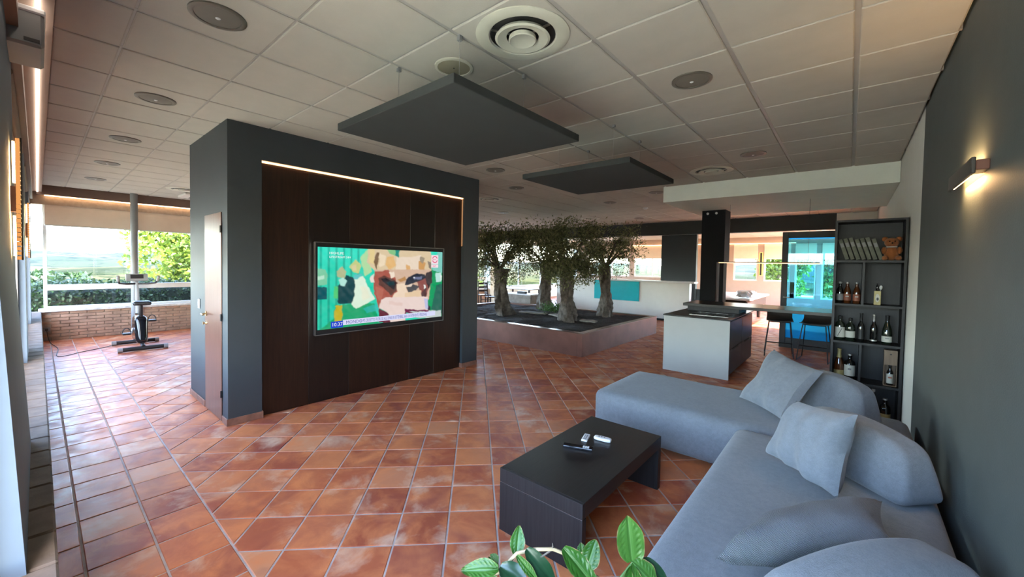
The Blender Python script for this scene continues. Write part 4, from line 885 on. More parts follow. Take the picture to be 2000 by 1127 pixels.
for a in (-1.6, -.5): obj('hanging_wire', MB().tube([(a, 7.72, 1.742), (a, 7.72, 2.7195)], .0018, 6), 'black', pl)
def stool(x, y, rz, label):
    t = thing('bar_stool', label, 'bar stool', (x, y, 0), rz, 'black bar stools at the bar')
    mb = MB(); n = 9; W = .21; prof = [(-.17, .665), (-.10, .655), (.02, .655), (.11, .665), (.165, .70), (.185, .745), (.195, .80)]
    vs = []
    for (yy, zz) in prof:
        for k in range(n):
            u = -1 + 2 * k / (n - 1); vs.append((u * W * (1 if yy < .15 else .96), yy - .015 * u * u * (1 if yy > .1 else 0), zz + .018 * u * u))
    m_ = len(vs); vs += [(a, b + (.012 if b > .14 else 0), c - (.014 if b < .15 else 0)) for a, b, c in vs]
    for i in range(len(prof) - 1):
        for k in range(n - 1):
            q = (i * n + k, i * n + k + 1, (i + 1) * n + k + 1, (i + 1) * n + k); mb.f += [q, tuple(m_ + z for z in q[::-1])]
    mb.v = vs; rimq = [k for k in range(n)] + [i * n + n - 1 for i in range(1, len(prof))] + [(len(prof) - 1) * n + k for k in range(n - 2, -1, -1)] + [i * n for i in range(len(prof) - 2, 0, -1)]
    mb.f += [(rimq[i], rimq[(i + 1) % len(rimq)], m_ + rimq[(i + 1) % len(rimq)], m_ + rimq[i]) for i in range(len(rimq))]
    obj('seat_shell', mb, 'black', t, True, local=True)
    for sx in (-1, 1):
        obj('sled_leg', MB().tube([(sx * .165, -.12, .648), (sx * .20, -.185, .30), (sx * .225, -.225, .010), (sx * .225, .225, .010), (sx * .20, .19, .30), (sx * .165, .10, .648)], .0085, 8), 'blackmetal', t, True, local=True)
    obj('foot_rest', MB().tube([(-.205, -.19, .27), (.205, -.19, .27)], .0085, 8), 'blackmetal', t, True, local=True); obj('seat_bar', MB().tube([(-.165, -.12, .644), (.165, -.12, .644)], .008, 8), 'blackmetal', t, True, local=True); obj('seat_bar', MB().tube([(-.165, .10, .644), (.165, .10, .644)], .008, 8), 'blackmetal', t, True, local=True)
    return t
s0 = stool(-.98, 9.05, math.radians(8), 'black bar stool on thin legs, left of the two behind the bar')
dup(s0, (-.44, 9.02, 0), math.radians(-6), 'black bar stool on thin legs, right of the two behind the bar')

# glazed door leaf standing beyond the stools
gd = thing('door_2', 'black framed door with blue tinted glass beyond the bar stools', 'door', (-.45, 10.1, 0), kind='structure')
DX0, DX1 = -1.092, .10
obj('frame_stile', Bx(DX0, DX0 + .105, 10.07, 10.13, .005, 2.40, bev=.004), 'black', gd); obj('frame_stile', Bx(DX1 - .105, DX1, 10.07, 10.13, .005, 2.40, bev=.004), 'black', gd); obj('frame_rail', Bx(DX0 + .105, DX1 - .105, 10.07, 10.13, 2.27, 2.40, bev=.004), 'black', gd); obj('frame_rail', Bx(DX0 + .105, DX1 - .105, 10.07, 10.13, .005, .21, bev=.004), 'black', gd)
obj('pane', Bx(DX0 + .105, DX1 - .105, 10.094, 10.106, .86, 2.27), 'blue_glass', gd); obj('film_pane', Bx(DX0 + .105, DX1 - .105, 10.094, 10.106, .21, .86), 'blue_film', gd, label='lower pane under a bright blue film'); obj('light_strip', Bx(DX0 + .11, DX1 - .11, 10.11, 10.125, 2.255, 2.268), 'led_blue', gd, label='blue light strip inside the top of the door frame')
obj('handle', MB().tube([(DX0 + .05, 10.07, 1.05), (DX0 + .05, 10.03, 1.05), (DX0 + .16, 10.03, 1.05)], .009, 8), 'steel', gd, True)

# ------------------------------------------------------------------ planter with olive trees
PX0, PX1, PY0, PY1 = -8.6, -3.58, 6.25, 9.85
pn = thing('planter_bed', 'large low copper coloured planter bed holding olive trees', 'planter', ((PX0 + PX1) / 2, 8.05, 0))
for nm, a in (('front_panel', (PX0, PX1 - .10, PY0, PY0 + .10)), ('rear_panel', (PX0, PX1 - .10, PY1 - .10, PY1)), ('right_panel', (PX1 - .10, PX1, PY0, PY1)), ('left_panel', (PX0, PX0 + .1, PY0 + .1, PY1 - .1))): obj(nm, Bx(*a, 0, .41, bev=.003), 'copper', pn)
for nm, a in (('rim_plate', (PX0, PX1 + .01, PY0 - .01, PY0 + .12)), ('rim_plate', (PX0, PX1 + .01, PY1 - .12, PY1 + .01)), ('rim_plate', (PX1 - .12, PX1 + .01, PY0 + .12, PY1 - .12)), ('rim_plate', (PX0 - .01, PX0 + .12, PY0 + .12, PY1 - .12))): obj(nm, Bx(*a, .41, .424, bev=.003), plain('dull_copper_rim', (.20, .13, .10), .3, .6, .15, 4), pn)
sl = MB(); nx, ny = 60, 44
for j in range(ny + 1):
    for i in range(nx + 1): sl.v.append((PX0 + .1 + (PX1 - PX0 - .2) * i / nx, PY0 + .1 + (PY1 - PY0 - .2) * j / ny, .375 + random.uniform(-.018, .022) + .02 * math.sin(i * .3) * math.cos(j * .35)))
sl.f = [(j * (nx + 1) + i, j * (nx + 1) + i + 1, (j + 1) * (nx + 1) + i + 1, (j + 1) * (nx + 1) + i) for j in range(ny) for i in range(nx)]
tag(obj('soil', sl, 'soil', pn, True), kind='stuff')
def olive(label, x, y, lean, crown, n, R_, seed, sub=.0):
    rr = random.Random(seed); t = thing('olive_tree', label, 'tree', (x, y, .38), group='olive trees in the planter'); z0 = .36; top = crown[2] - .36
    tr = MB(); m_ = 22; nn = 18; vs = []; ph = [rr.uniform(0, 6) for _ in range(4)]
    for i in range(m_ + 1):
        s = i / m_; z = z0 + (top - z0) * s; r = R_ * (1.38 - .55 * min(1, s * 2.6) + .25 * max(0, s - .75) * 4 * .6); cx = x + lean[0] * s + .03 * math.sin(5 * s + ph[0]); cy = y + lean[1] * s + .03 * math.sin(4 * s + ph[1])
        for k in range(nn):
            a = 2 * PI * k / nn; w = 1 + .24 * math.sin(3 * a + 5 * s + ph[2]) + .17 * math.sin(7 * a - 8 * s + ph[3]) + rr.uniform(-.09, .09); vs.append((cx + r * w * math.cos(a), cy + r * w * math.sin(a), z))
    tr.add(vs, [(i * nn + k, i * nn + (k + 1) % nn, (i + 1) * nn + (k + 1) % nn, (i + 1) * nn + k) for i in range(m_) for k in range(nn)] + [tuple(m_ * nn + k for k in range(nn))])
    obj('trunk', tr, 'bark', t, True, 60)
    br = MB(); tips = []; c0 = Vector((x + lean[0], y + lean[1], top - .04)); cc = Vector(crown[:3])
    for k in range(13):
        a = 2 * PI * k / 13 + rr.uniform(-.3, .3); e = cc + Vector((math.cos(a) * crown[3] * rr.uniform(.4, .9), math.sin(a) * crown[4] * rr.uniform(.4, .9), crown[5] * rr.uniform(-.55, .8)))
        mid = c0.lerp(e, .5) + Vector((rr.uniform(-.1, .1), rr.uniform(-.1, .1), .12)); br.tube([c0, mid, e], [.035, .018, .006], 6); tips.append((mid, e))
        for _ in range(4):
            e2 = mid.lerp(e, rr.uniform(.2, 1)) + Vector((rr.uniform(-.3, .3), rr.uniform(-.3, .3), rr.uniform(-.2, .25))); br.tube([mid.lerp(e, rr.uniform(0, .7)), e2], [.008, .003], 5); tips.append((mid, e2))
    obj('branches', br, 'bark', t, True)
    lf = MB(); pts = []
    for _ in range(n):
        if rr.random() < .62:
            a, b = rr.choice(tips); p = a.lerp(b, rr.uniform(.3, 1.15)) + Vector([rr.gauss(0, .085) for _ in range(3)])
        else:
            d = Vector((rr.gauss(0, 1), rr.gauss(0, 1), rr.gauss(0, 1))).normalized() * rr.uniform(.35, 1) ** .5; p = cc + Vector((d.x * crown[3], d.y * crown[4], d.z * crown[5]))
        p.z = min(p.z, 2.78 - rr.random() * .1); pts.append(p)
    leaves(lf, pts, .075, .0125, .2, rr); tag(obj('foliage', lf, 'olive', t), kind='stuff')
olive('thick twisted olive tree at the left of the planter', -6.52, 7.55, (-.22, .02), (-6.72, 7.6, 1.88, .98, .88, .84), 9500, .17, 11)
olive('slim olive tree at the back left of the planter', -6.55, 9.30, (.02, 0), (-6.5, 9.3, 2.0, .98, .75, .80), 7000, .17, 12)
olive('front olive tree whose trunk stands nearest the planter corner', -4.80, 7.70, (-.05, .02), (-4.78, 7.72, 1.90, .85, .85, .84), 9500, .155, 13)
olive('sparse olive tree with a reddish trunk at the back right of the planter', -4.62, 9.15, (-.03, .02), (-4.55, 9.15, 2.0, .95, .65, .74), 4200, .14, 14)
t = thing('small_shrub', 'small bright green shrub between the olive trunks', 'shrub', (-5.75, 8.6, .38)); rr = random.Random(4); obj('stem', MB().tube([(-5.75, 8.6, .36), (-5.75, 8.6, .50)], .012, 6), 'bark', t)
tag(obj('foliage', leaves(MB(), [(-5.75 + rr.gauss(0, .20), 8.6 + rr.gauss(0, .16), .46 + abs(rr.gauss(0, .075))) for _ in range(900)], .055, .014, .6, rr), 'grass_tuft', t), kind='stuff')
for i, (x, y, a, l) in enumerate(((-6.1, 8.15, .3, 'long pale flat stone on the planter soil, left one'), (-5.35, 8.15, -.4, 'pale flat stone on the planter soil by the front trunk'), (-4.35, 7.85, .2, 'small pale flat stone on the planter soil, right of the front trunk'))):
    solo('flat_stone', rbox((.36 - .09 * i, .11, .02), .018, 6, lambda p, h: p + Vector((0, 0, .006 * math.sin(p.x * 30)))).xf(Matrix.Translation((x, y, .415)) @ Matrix.Rotation(a, 4, 'Z')), 'stone', l, 'stone', 'flat stones in the planter', True)

# ------------------------------------------------------------------ beyond the planter and the beam
solo('glass_panel', Bx(-6.62, -5.05, 12.295, 12.312, .53, 1.155), 'teal_glass', 'teal glass panel on the face of the white half wall', 'glass panel')
wins = [(-3.95, -3.02, 'rear window above the covered table'), (-2.80, -1.86, 'rear window beside the blue glazed door'), (-8.55, -7.02, 'wide rear window over the right part of the half wall'), (-11.2, -8.75, 'wide rear window behind the sparse olive tree'), (-1.72, -1.02, 'left rear window seen through the blue glass door'), (-.86, -.10, 'right rear window seen through the blue glass door')]
wb = MB(); cuts = sorted((a, b) for a, b, _ in wins); x = X0 - .3
wb.box(X0 - .3, -1.72, 20.0, 20.25, -.1, 1.10).box(-1.72, X1 + .2, 20.0, 20.25, -.1, .45).box(X0 - .3, X1 + .2, 20.0, 20.25, 2.62, 3.02)
for a, b in cuts: wb.box(x, a, 20.0, 20.25, 1.10 if a < -1.8 else .45, 2.62); x = b
wb.box(x, X1 + .2, 20.0, 20.25, .45, 2.62); struct('wall_rear', wb, 'plaster_warm', 'warm pinkish rear wall with white windows', 'wall')
struct('wall_far.001', MB().box(X0 - .3, X0, 12.6, 20.25, -.1, .6).box(X0 - .3, X0, 12.6, 20.25, 2.62, 3.02).box(X0 - .3, X0, 12.6, 12.9, .6, 2.62).box(X0 - .3, X0, 19.9, 20.25, .6, 2.62), 'plaster', 'left side wall of the rear room', 'wall')
for i, (a, b, l) in enumerate(wins):
    window(10 + i, 'y', a, b, 20.06, 1.10 if a < -1.8 else .45, 2.62, l, mull=((a + b) / 2 + .2,) if b - a > 1.3 else (), fw=.06)
    bl2 = thing('roller_blind', 'cream blind on the ' + l, 'blind', ((a + b) / 2, 19.98, 2.05)); obj('blind_cloth', Bx(a + .01, b - .01, 19.978, 19.982, 2.06, 2.68), 'blind', bl2); obj('hem_bar', Bx(a + .01, b - .01, 19.97, 19.99, 2.04, 2.065), 'frame', bl2)
window(15, 'x', 12.9, 19.9, X0 - .1, .6, 2.62, 'long side window added to light the rear room past the partition', mull=(14.65, 16.4, 18.15), fw=.06)  # side window added to brighten the rear room
window(16, 'x', 13.2, 19.8, X1 + .1, .6, 2.62, 'unseen right side window added to light the rear room behind the bottle shelf', mull=(14.85, 16.5, 18.15), fw=.06)  # out of view, put in for extra daylight from the right
solo('led_strip', Bx(-8.6, -1.7, 19.93, 19.945, 2.70, 2.712), 'led_warm', 'warm light strip above the rear windows', 'light strip')
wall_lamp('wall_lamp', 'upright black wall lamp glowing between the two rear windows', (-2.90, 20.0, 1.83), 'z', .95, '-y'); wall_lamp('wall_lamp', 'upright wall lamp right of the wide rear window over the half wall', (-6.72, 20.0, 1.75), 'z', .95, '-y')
tb = thing('covered_table', 'long low table under a white sheet in the rear room', 'table', (-2.75, 14.4, 0)); obj('sheet', rbox((.72, 1.75, .035), .03, 10, lambda p, h: p + Vector((0, 0, .008 * math.sin(p.y * 6)))).xf(Matrix.Translation((-2.78, 14.4, .755))), 'white', tb, True); obj('body', Bx(-3.42, -2.14, 12.75, 16.05, .42, .715, bev=.04), 'walnut', tb)
for sx in (-3.25, -2.3):
    for sy in (13.1, 15.7): obj('leg', MB().lathe([(.05, 0), (.07, .42)], (sx, sy, 0), 12), 'walnut', tb)
solo('crumpled_cloth', rbox((.20, .35, .075), .06, 12, lambda p, h: p + Vector((.02 * math.sin(p.z * 60 + p.y * 20), .02 * math.sin(p.x * 50), .025 * math.sin(p.x * 35 + p.y * 22)))).xf(Matrix.Translation((-2.25, 13.2, .90))), 'white', 'crumpled pale cloth lying on the end of the covered table', 'cloth', None, True)
def ladder_chair(x, y, rz, label):
    t = thing('wooden_chair', label, 'chair', (x, y, 0), rz, 'dark wooden chairs behind the planter'); wd_ = 'walnut'
    for sx in (-1, 1):
        obj('leg', Bx(sx * .19 - .018, sx * .19 + .018, -.20, -.165, 0, .44), wd_, t, local=True); obj('leg', MB().tube([(sx * .18, .19, 0), (sx * .18, .19, .46), (sx * .185, .25, .98)], .019, 8), wd_, t, local=True)
    obj('seat', Bx(-.21, .21, -.21, .21, .44, .475, bev=.008), wd_, t, local=True)
    for z in (.60, .74, .88): obj('back_slat', Bx(-.175, .175, .205 + (z - .46) * .115 - .008, .205 + (z - .46) * .115 + .008, z - .035, z + .035, bev=.004), wd_, t, local=True)
    for z in (.16, .28): obj('stretcher', Bx(-.18, .18, -.192, -.174, z, z + .022), wd_, t, local=True)
    return t
c0 = ladder_chair(-9.75, 10.55, math.radians(150), 'dark ladder-back wooden chair right beside the partition edge'); dup(c0, (-10.55, 11.0, 0), math.radians(60), 'dark ladder-back wooden chair mostly hidden by the partition')
t = thing('dining_table', 'white topped table behind the left olive trunk', 'table', (-9.3, 11.6, 0)); obj('tabletop', Bx(-10.0, -8.55, 11.2, 12.0, .73, .765, bev=.006), 'white', t)
for a in (-9.9, -8.65):
    for b in (11.3, 11.9): obj('leg', Bx(a - .025, a + .025, b - .025, b + .025, 0, .73), 'blackmetal', t)
t = thing('display_case', 'low stone clad case with a glass screen behind the left olive trunk', 'cabinet', (-8.6, 10.6, 0)); obj('body', Bx(-9.05, -7.9, 10.4, 10.9, 0, .62, bev=.01), 'stone', t); obj('top_slab', Bx(-9.08, -7.87, 10.37, 10.93, .62, .66, bev=.005), 'white', t); obj('glass_screen', Bx(-9.0, -8.3, 10.62, 10.63, .66, 1.30), 'glass', t); obj('screen_rail', Bx(-9.0, -8.3, 10.612, 10.638, 1.30, 1.325), 'blackmetal', t); obj('black_tray', Bx(-8.55, -8.2, 10.5, 10.6, .66, .73, bev=.006), 'black', t)
t = thing('bar_chair', 'pale low chair with dark frame beside the white half wall end', 'chair', (-3.15, 12.05, 0)); obj('seat', rbox((.23, .22, .05), .04, 8).xf(Matrix.Translation((-3.15, 12.05, .62))), 'lamin', t, True); obj('backrest', Bx(-3.38, -2.92, 12.22, 12.25, .70, 1.02, bev=.01), 'anth', t)
for sx in (-.2, .2):
    for sy in (-.18, .19): obj('leg', MB().tube([(-3.15 + sx, 12.05 + sy, 0), (-3.15 + sx * .9, 12.05 + sy * .9, .58 if sy < 0 else 1.0)], .011, 8), 'blackmetal', t)

# ------------------------------------------------------------------ exercise bike
bk_ = thing('exercise_bike', 'black upright exercise bike before the far window', 'exercise bike', (-9.85, 1.2, 0))
for x_ in (-9.45, -10.30): 
    f_ = obj('floor_bar', MB().tube([(x_, .90, .045), (x_, 1.50, .045)], .036, 12), 'black', bk_, True)
    for y_ in (.90, 1.50): obj('end_cap', MB().tube([(x_, y_ - .03, .042), (x_, y_ + .03, .042)], .041, 12), 'grey', f_, True)
obj('spine', MB().tube([(-9.45, 1.2, .07), (-9.8, 1.2, .14), (-10.30, 1.2, .07)], .03, 10), 'blackmetal', bk_, True)
obj('shroud', rbox((.29, .085, .245), .075, 12, lambda p, h: Vector((p.x * (1 - .35 * (p.z + h.z) / (2 * h.z)), p.y, p.z + .02 * (1 - (p.x / h.x) ** 2)))).xf(Matrix.Translation((-9.85, 1.2, .335))), 'gloss', bk_, True)
obj('seat_post', MB().tube([(-9.72, 1.2, .50), (-9.66, 1.2, .80)], [.032, .022], 12), 'blackmetal', bk_, True); obj('saddle', rbox((.14, .125, .035), .032, 10, lambda p, h: Vector((p.x, p.y * (1 - .38 * max(0, -p.x / h.x)), p.z - .01 * (p.x / h.x) ** 2))).xf(Matrix.Translation((-9.66, 1.2, .83))), 'black', bk_, True)
obj('saddle_rim', MB().tube([(-9.66 + .13 * math.cos(a), 1.2 + .118 * math.sin(a), .802) for a in np.linspace(-PI / 2, PI / 2, 9)], .006, 6), 'steel', bk_, True)
obj('handlebar_post', MB().tube([(-10.02, 1.2, .50), (-10.14, 1.2, 1.17)], [.035, .026], 12), 'grey', bk_, True); cs = obj('console', Bx(-.02, .02, -.155, .155, -.06, .075, bev=.012, seg=2).xf(Matrix.Translation((-10.12, 1.2, 1.26)) @ Matrix.Rotation(math.radians(-18), 4, 'Y')), 'grey', bk_); obj('display', Bx(.0205, .0225, -.09, .09, -.02, .055).xf(Matrix.Translation((-10.12, 1.2, 1.26)) @ Matrix.Rotation(math.radians(-18), 4, 'Y')), 'black', cs)
for s in (-1, 1):
    hb = obj('handlebar', MB().tube([(-10.14, 1.2, 1.15), (-10.10, 1.2 + s * .14, 1.15), (-10.0, 1.2 + s * .25, 1.17), (-9.93, 1.2 + s * .27, 1.24)], .017, 10), 'black', bk_, True); obj('grip', MB().tube([(-9.95, 1.2 + s * .268, 1.21), (-9.90, 1.2 + s * .275, 1.30)], .022, 10), 'grey', hb, True)
for s, dx, dz in ((-1, .05, -.09), (1, -.05, .11)):
    cr = obj('crank', MB().tube([(-9.86, 1.2 + s * .09, .36), (-9.86 + dx, 1.2 + s * .12, .36 + dz)], .014, 8), 'steel', bk_, True); obj('pedal', Bx(-9.92 + dx, -9.80 + dx, 1.2 + s * .18 - .055, 1.2 + s * .18 + .055, .345 + dz, .375 + dz, bev=.006), 'black', cr)
    obj('pedal_strap', MB().tube([(-9.86 + dx, 1.2 + s * .18 + .055 * math.cos(a), .375 + dz + .085 * math.sin(a)) for a in np.linspace(0, PI, 11)], .007, 6), 'black', cr, True)
obj('adjust_knob', MB().tube([(-9.70, 1.165, .62), (-9.70, 1.12, .62)], .022, 10), 'steel', bk_, True)
cp = [(-11.68, .10, .22), (-11.66, .12, .06), (-11.3, .15, .006), (-10.6, .22, .006), (-9.85, .19, .006), (-9.75, .28, .006), (-9.95, .45, .006), (-10.15, .70, .006), (-10.28, .88, .02)]
cpts = []
for i in range(len(cp) - 1):
    p0, p1, p2, p3 = [Vector(cp[max(0, min(len(cp) - 1, i + k))]) for k in (-1, 0, 1, 2)]
    for k in range(6):
        s = k / 6; cpts.append(.5 * (2 * p1 + (p2 - p0) * s + (2 * p0 - 5 * p1 + 4 * p2 - p3) * s * s + (3 * p1 - p0 - 3 * p2 + p3) * s ** 3))
solo('power_cord', MB().tube([(p.x, p.y, max(.0055, p.z)) for p in cpts], .0055, 6), 'black', 'thin black power cord curling over the tiles to the exercise bike', 'cord', None, True)
t = thing('wall_socket', 'dark socket low on the brick wall behind the cord', 'socket', (X0 + .02, .10, .2)); obj('plate', Bx(X0 + .004, X0 + .016, .05, .15, .18, .26, bev=.003), 'grey', t); obj('plug', Bx(X0 + .016, X0 + .07, .08, .12, .20, .24, bev=.006), 'black', t)

# ------------------------------------------------------------------ potted plant in the foreground
pp_ = thing('potted_plant', 'leafy green plant with brown edged leaves in the foreground', 'potted plant', (-.80, .62, 0))
obj('pot', MB().lathe([(.001, .0), (.10, 0), (.13, .02), (.15, .26), (.158, .28), (.145, .285), (.138, .25), (.001, .245)], (-.80, .62, 0), 28), 'ivory', pp_, True, 50); obj('soil', MB().lathe([(.138, .24), (.07, .252), (.001, .255)], (-.80, .62, 0), 20, cap=False), 'soil', pp_, True)
lm = MT('glossy_green_leaf'); ta = lm.n('ShaderNodeAttribute', attribute_name='edge'); tb_ = lm.n('ShaderNodeAttribute', attribute_name='vein'); oi = lm.n('ShaderNodeObjectInfo')
gcol = lm.ramp(oi.outputs['Random'], [(0, (.018, .075, .010)), (.5, (.032, .12, .014)), (1, (.060, .17, .028))]); nz = lm.noise(lm.coords('Object'), 30, 4)
ec = lm.mix(lm.ramp(ta.outputs['Fac'], [(.90, (0, 0, 0)), (1.0, (1, 1, 1))]), lm.mix(lm.ramp(tb_.outputs['Fac'], [(.55, (0, 0, 0)), (1, (.8, .8, .8))]), gcol, (.12, .26, .07)), (.30, .22, .09)); lm.base(ec); lm.rough(.34); lm.bump(tb_.outputs['Fac'], .5, .003)
ltr = lm.n('ShaderNodeBsdfTranslucent'); lm.l(ec, ltr.inputs[0]); lmx = lm.n('ShaderNodeMixShader'); lmx.inputs[0].default_value = .3; lm.l(lm.b.outputs[0], lmx.inputs[1]); lm.l(ltr.outputs[0], lmx.inputs[2]); lm.l(lmx.outputs[0], lm.out.inputs[0]); M['plant'] = lm.m
lmd = plain('deep_green_leaf', (.008, .036, .014), .28, var=.3, nscale=20)
def leaf(base, tip, W, normal, curl=.12, cup=.10, mat='plant', seed=0):
    base, tip = Vector(base), Vector(tip); d = tip - base; L = d.length; d.normalize(); N = Vector(normal); N = (N - d * N.dot(d)).normalized(); sd_ = d.cross(N)
    nu_, nv_ = 16, 10; mb = MB(); ed = []; ve = []; rr = random.Random(seed)
    for i in range(nu_ + 1):
        s = i / nu_; w = W * (max(0, math.sin(PI * min(1, s * .93 + .045) ** .85)) ** .75) * (1 + .05 * math.sin(9 * s + seed))
        for j in range(nv_ + 1):
            q = -1 + 2 * j / nv_; vein = max(0, math.cos((s * 8 - abs(q) * 1.6) * 2 * PI)) ** 3 * .75 if abs(q) > .06 else 1.0
            p = base + d * (L * s) + sd_ * (w * q) + N * (-curl * L * (s - .25) ** 2 + cup * W * abs(q) ** 1.5 + .012 * L * math.sin(8 * s + seed) * q - vein * .0012 + .05 * W * math.sin(14 * s) * abs(q) ** 3)
            mb.v.append(tuple(p)); ed.append(max(abs(q), 1.5 * (s - .36) if s > .9 else 0) + rr.uniform(-.10, .06)); ve.append(vein)
    mb.f = [(i * (nv_ + 1) + j, i * (nv_ + 1) + j + 1, (i + 1) * (nv_ + 1) + j + 1, (i + 1) * (nv_ + 1) + j) for i in range(nu_) for j in range(nv_)]
    o = obj('leaf', mb, mat, pp_, True, None)
    for nm, dat in (('edge', ed), ('vein', ve)): o.data.attributes.new(nm, 'FLOAT', 'POINT').data.foreach_set('value', dat)
    return o
V_ = Vector; TOC = (V_((0, 0, 1.63)) - V_((-.5, .8, .9))).normalized()
stem = [(-.80, .62, .25), (-.78, .64, .55), (-.72, .68, .78), (-.637, .742, .87), (-.603, .759, .918), (-.564, .78, .935), (-.525, .80, .944), (-.501, .82, .932), (-.467, .848, .898), (-.432, .889, .86)]
obj('stem', MB().tube(stem, [.011, .010, .008, .0048, .0046, .0044, .0042, .004, .0036, .003], 8), plain('pale_brown_stem', (.34, .26, .15), .6, var=.2, nscale=40), pp_, True)
st2 = [(-.79, .63, .3), (-.60, .80, .62), (-.44, .92, .80), (-.388, .953, .895)]; obj('stem', MB().tube(st2, [.009, .007, .005, .0028], 8), 'grass_tuft', pp_, True)
obj('twig', MB().tube([(-.525, .80, .944), (-.545, .785, .925), (-.562, .775, .918)], .0022, 6), 'bark', pp_); obj('twig', MB().tube([(-.525, .80, .944), (-.527, .80, .958)], [.003, .001], 6), 'bark', pp_)
leaf((-.390, .953, .893), (-.402, .948, 1.005), .036, TOC, .1, .12, seed=1)
leaf((-.385, .945, .900), (-.325, .955, .86), .030, TOC + V_((0, 0, .4)), .2, .1, seed=2); leaf((-.385, .94, .893), (-.372, .925, .80), .026, TOC, .25, .3, seed=3)
leaf((-.380, .955, .893), (-.315, .99, .865), .026, TOC + V_((.3, 0, 0)), .15, .1, lmd, seed=12)
leaf((-.622, .780, .890), (-.640, .812, .945), .019, TOC, .1, .2, seed=4)
leaf((-.498, .803, .958), (-.405, .822, .885), .024, TOC + V_((.3, -.1, .3)), .25, .25, seed=5)
leaf((-.515, .950, .812), (-.508, .985, .878), .026, TOC, .1, .1, seed=6); leaf((-.53, .96, .82), (-.545, .97, .86), .016, TOC, .1, .1, seed=7)
leaf((-.578, .764, .938), (-.505, .79, .868), .021, TOC + V_((-.2, .1, 0)), .25, .2, lmd, seed=8)
leaf((-.590, .742, .928), (-.535, .755, .885), .011, TOC, .2, .3, seed=9)
leaf((-.625, .722, .895), (-.550, .74, .872), .026, TOC + V_((0, 0, .6)), .2, .2, lmd, seed=10)
leaf((-.642, .735, .872), (-.715, .675, .868), .022, TOC + V_((0, 0, .3)), .3, .3, seed=11); leaf((-.645, .735, .875), (-.690, .752, .873), .018, TOC, .2, .3, seed=13); leaf((-.66, .72, .85), (-.62, .70, .83), .024, TOC, .2, .2, seed=14)
leaf((-.49, .81, .925), (-.47, .87, .90), .014, TOC, .2, .2, seed=15)

# ------------------------------------------------------------------ outdoors
tv_ = MB(); na, nr = 110, 64
def th(a, r):
    x, y = r * math.cos(a), r * math.sin(a)
    near = max(0, min(1, (r - 26) / 60)); far = max(0, min(1, (r - 500) / 2600))
    hills = 15 * (math.sin(x * .0021 + 1.3) * math.cos(y * .0017 + .5) + .6 * math.sin(x * .0046 + y * .0031) + .35 * math.sin(y * .009 - x * .006))
    return -.25 - near * 34 + far * 50 + hills * min(1, max(0, (r - 90) / 700))
for i in range(nr + 1):
    r = 6 * (4200 / 6) ** (i / nr)
    for k in range(na + 1):
        a = math.radians(30 + 240 * k / na); tv_.v.append((r * math.cos(a) - 5, r * math.sin(a) + 6, th(a, r)))
tv_.f = [(i * (na + 1) + k, i * (na + 1) + k + 1, (i + 1) * (na + 1) + k + 1, (i + 1) * (na + 1) + k) for i in range(nr) for k in range(na)]
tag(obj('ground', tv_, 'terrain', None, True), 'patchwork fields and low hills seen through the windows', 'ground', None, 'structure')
tag(obj('bounce_slab', MB().box(-40, 8, -14, -.36, -.35, -.02).box(-18, -12.1, -.36, 26, -.35, -.03).box(-12.1, 8, 20.3, 32, -.35, -.03).box(.7, 10, -.36, 20.3, -.35, -.03), plain('pale_bounce_paving', (.50, .50, .38), .9, var=.1, nscale=2, kind='World'), None), 'pale ground added outside the windows to bounce sunlight indoors', 'ground', None, 'structure')  # pale ground added to bounce sunlight up to the ceiling
rr = random.Random(21)
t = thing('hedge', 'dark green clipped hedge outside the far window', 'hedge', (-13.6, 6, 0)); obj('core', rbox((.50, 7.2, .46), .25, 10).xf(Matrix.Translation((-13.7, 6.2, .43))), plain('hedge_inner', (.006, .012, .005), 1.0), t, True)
hp = []
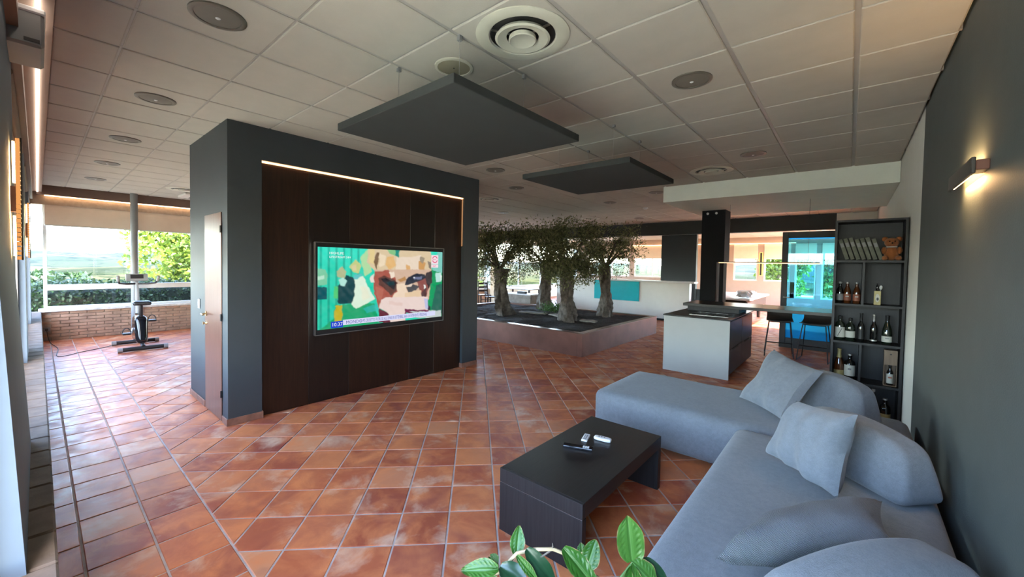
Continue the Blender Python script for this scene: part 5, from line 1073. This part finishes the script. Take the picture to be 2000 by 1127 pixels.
for _ in range(13000):
    q = rr.random(); y_ = rr.uniform(-1.2, 9)
    if q < .6: hp.append((-13.17 + rr.gauss(0, .06) + .05 * math.sin(y_ * 5), y_, rr.uniform(.0, .98)))
    else: hp.append((-13.7 + rr.uniform(-.5, .55), y_, .97 + rr.gauss(0, .05) + .03 * math.sin(y_ * 4)))
tag(obj('foliage', leaves(MB(), hp, .085, .026, .3, rr), 'hedge', t), kind='stuff')
def bushtree(name, label, c, R_, n, mat, L, seed):
    rr = random.Random(seed); t = thing(name, label, 'tree', (c[0], c[1], 0)); tr = obj('trunk', MB().tube([(c[0], c[1], -.3), (c[0], c[1], c[2] - .2)], [.12, .07], 10), 'bark', t, True); pts = []
    blobs = [(Vector(c) + Vector((rr.uniform(-.7, .7) * R_[0], rr.uniform(-.7, .7) * R_[1], rr.uniform(-.7, .75) * R_[2])), rr.uniform(.3, .5)) for _ in range(16)]
    for _ in range(n):
        b, q = rr.choice(blobs); d = Vector((rr.gauss(0, 1), rr.gauss(0, 1), rr.gauss(0, 1))).normalized() * rr.uniform(.6, 1.05) * q; pts.append(b + Vector((d.x * R_[0], d.y * R_[1], d.z * R_[2])))
    tag(obj('foliage', leaves(MB(), pts, L, L * .3, .1, rr), mat, t), kind='stuff')
bushtree('garden_tree', 'bright yellow green tree outside the right half of the far window', (-16.5, 3.1, 1.65), (1.3, 1.35, 1.5), 7000, 'bush', .16, 1)
bushtree('garden_tree', 'low dark tree crown at the left foot of the far window', (-30, .25, .2), (1.5, 1.6, .8), 2200, 'hedge', .3, 2)
bushtree('garden_tree', 'green tree outside the rear window beside the blue glazed door', (-3.0, 26.5, 1.5), (1.5, 1.2, 1.6), 5000, 'bush', .2, 3)
bushtree('garden_tree', 'leafy green tree seen through the blue glazed door', (-.3, 23.2, 1.4), (.9, .9, 1.5), 5000, 'bush', .2, 4)
bushtree('garden_tree', 'pale green tree outside behind the left olive trees', (-17, 14.5, 1.4), (1.8, 2.0, 1.4), 5000, 'bush', .2, 5)
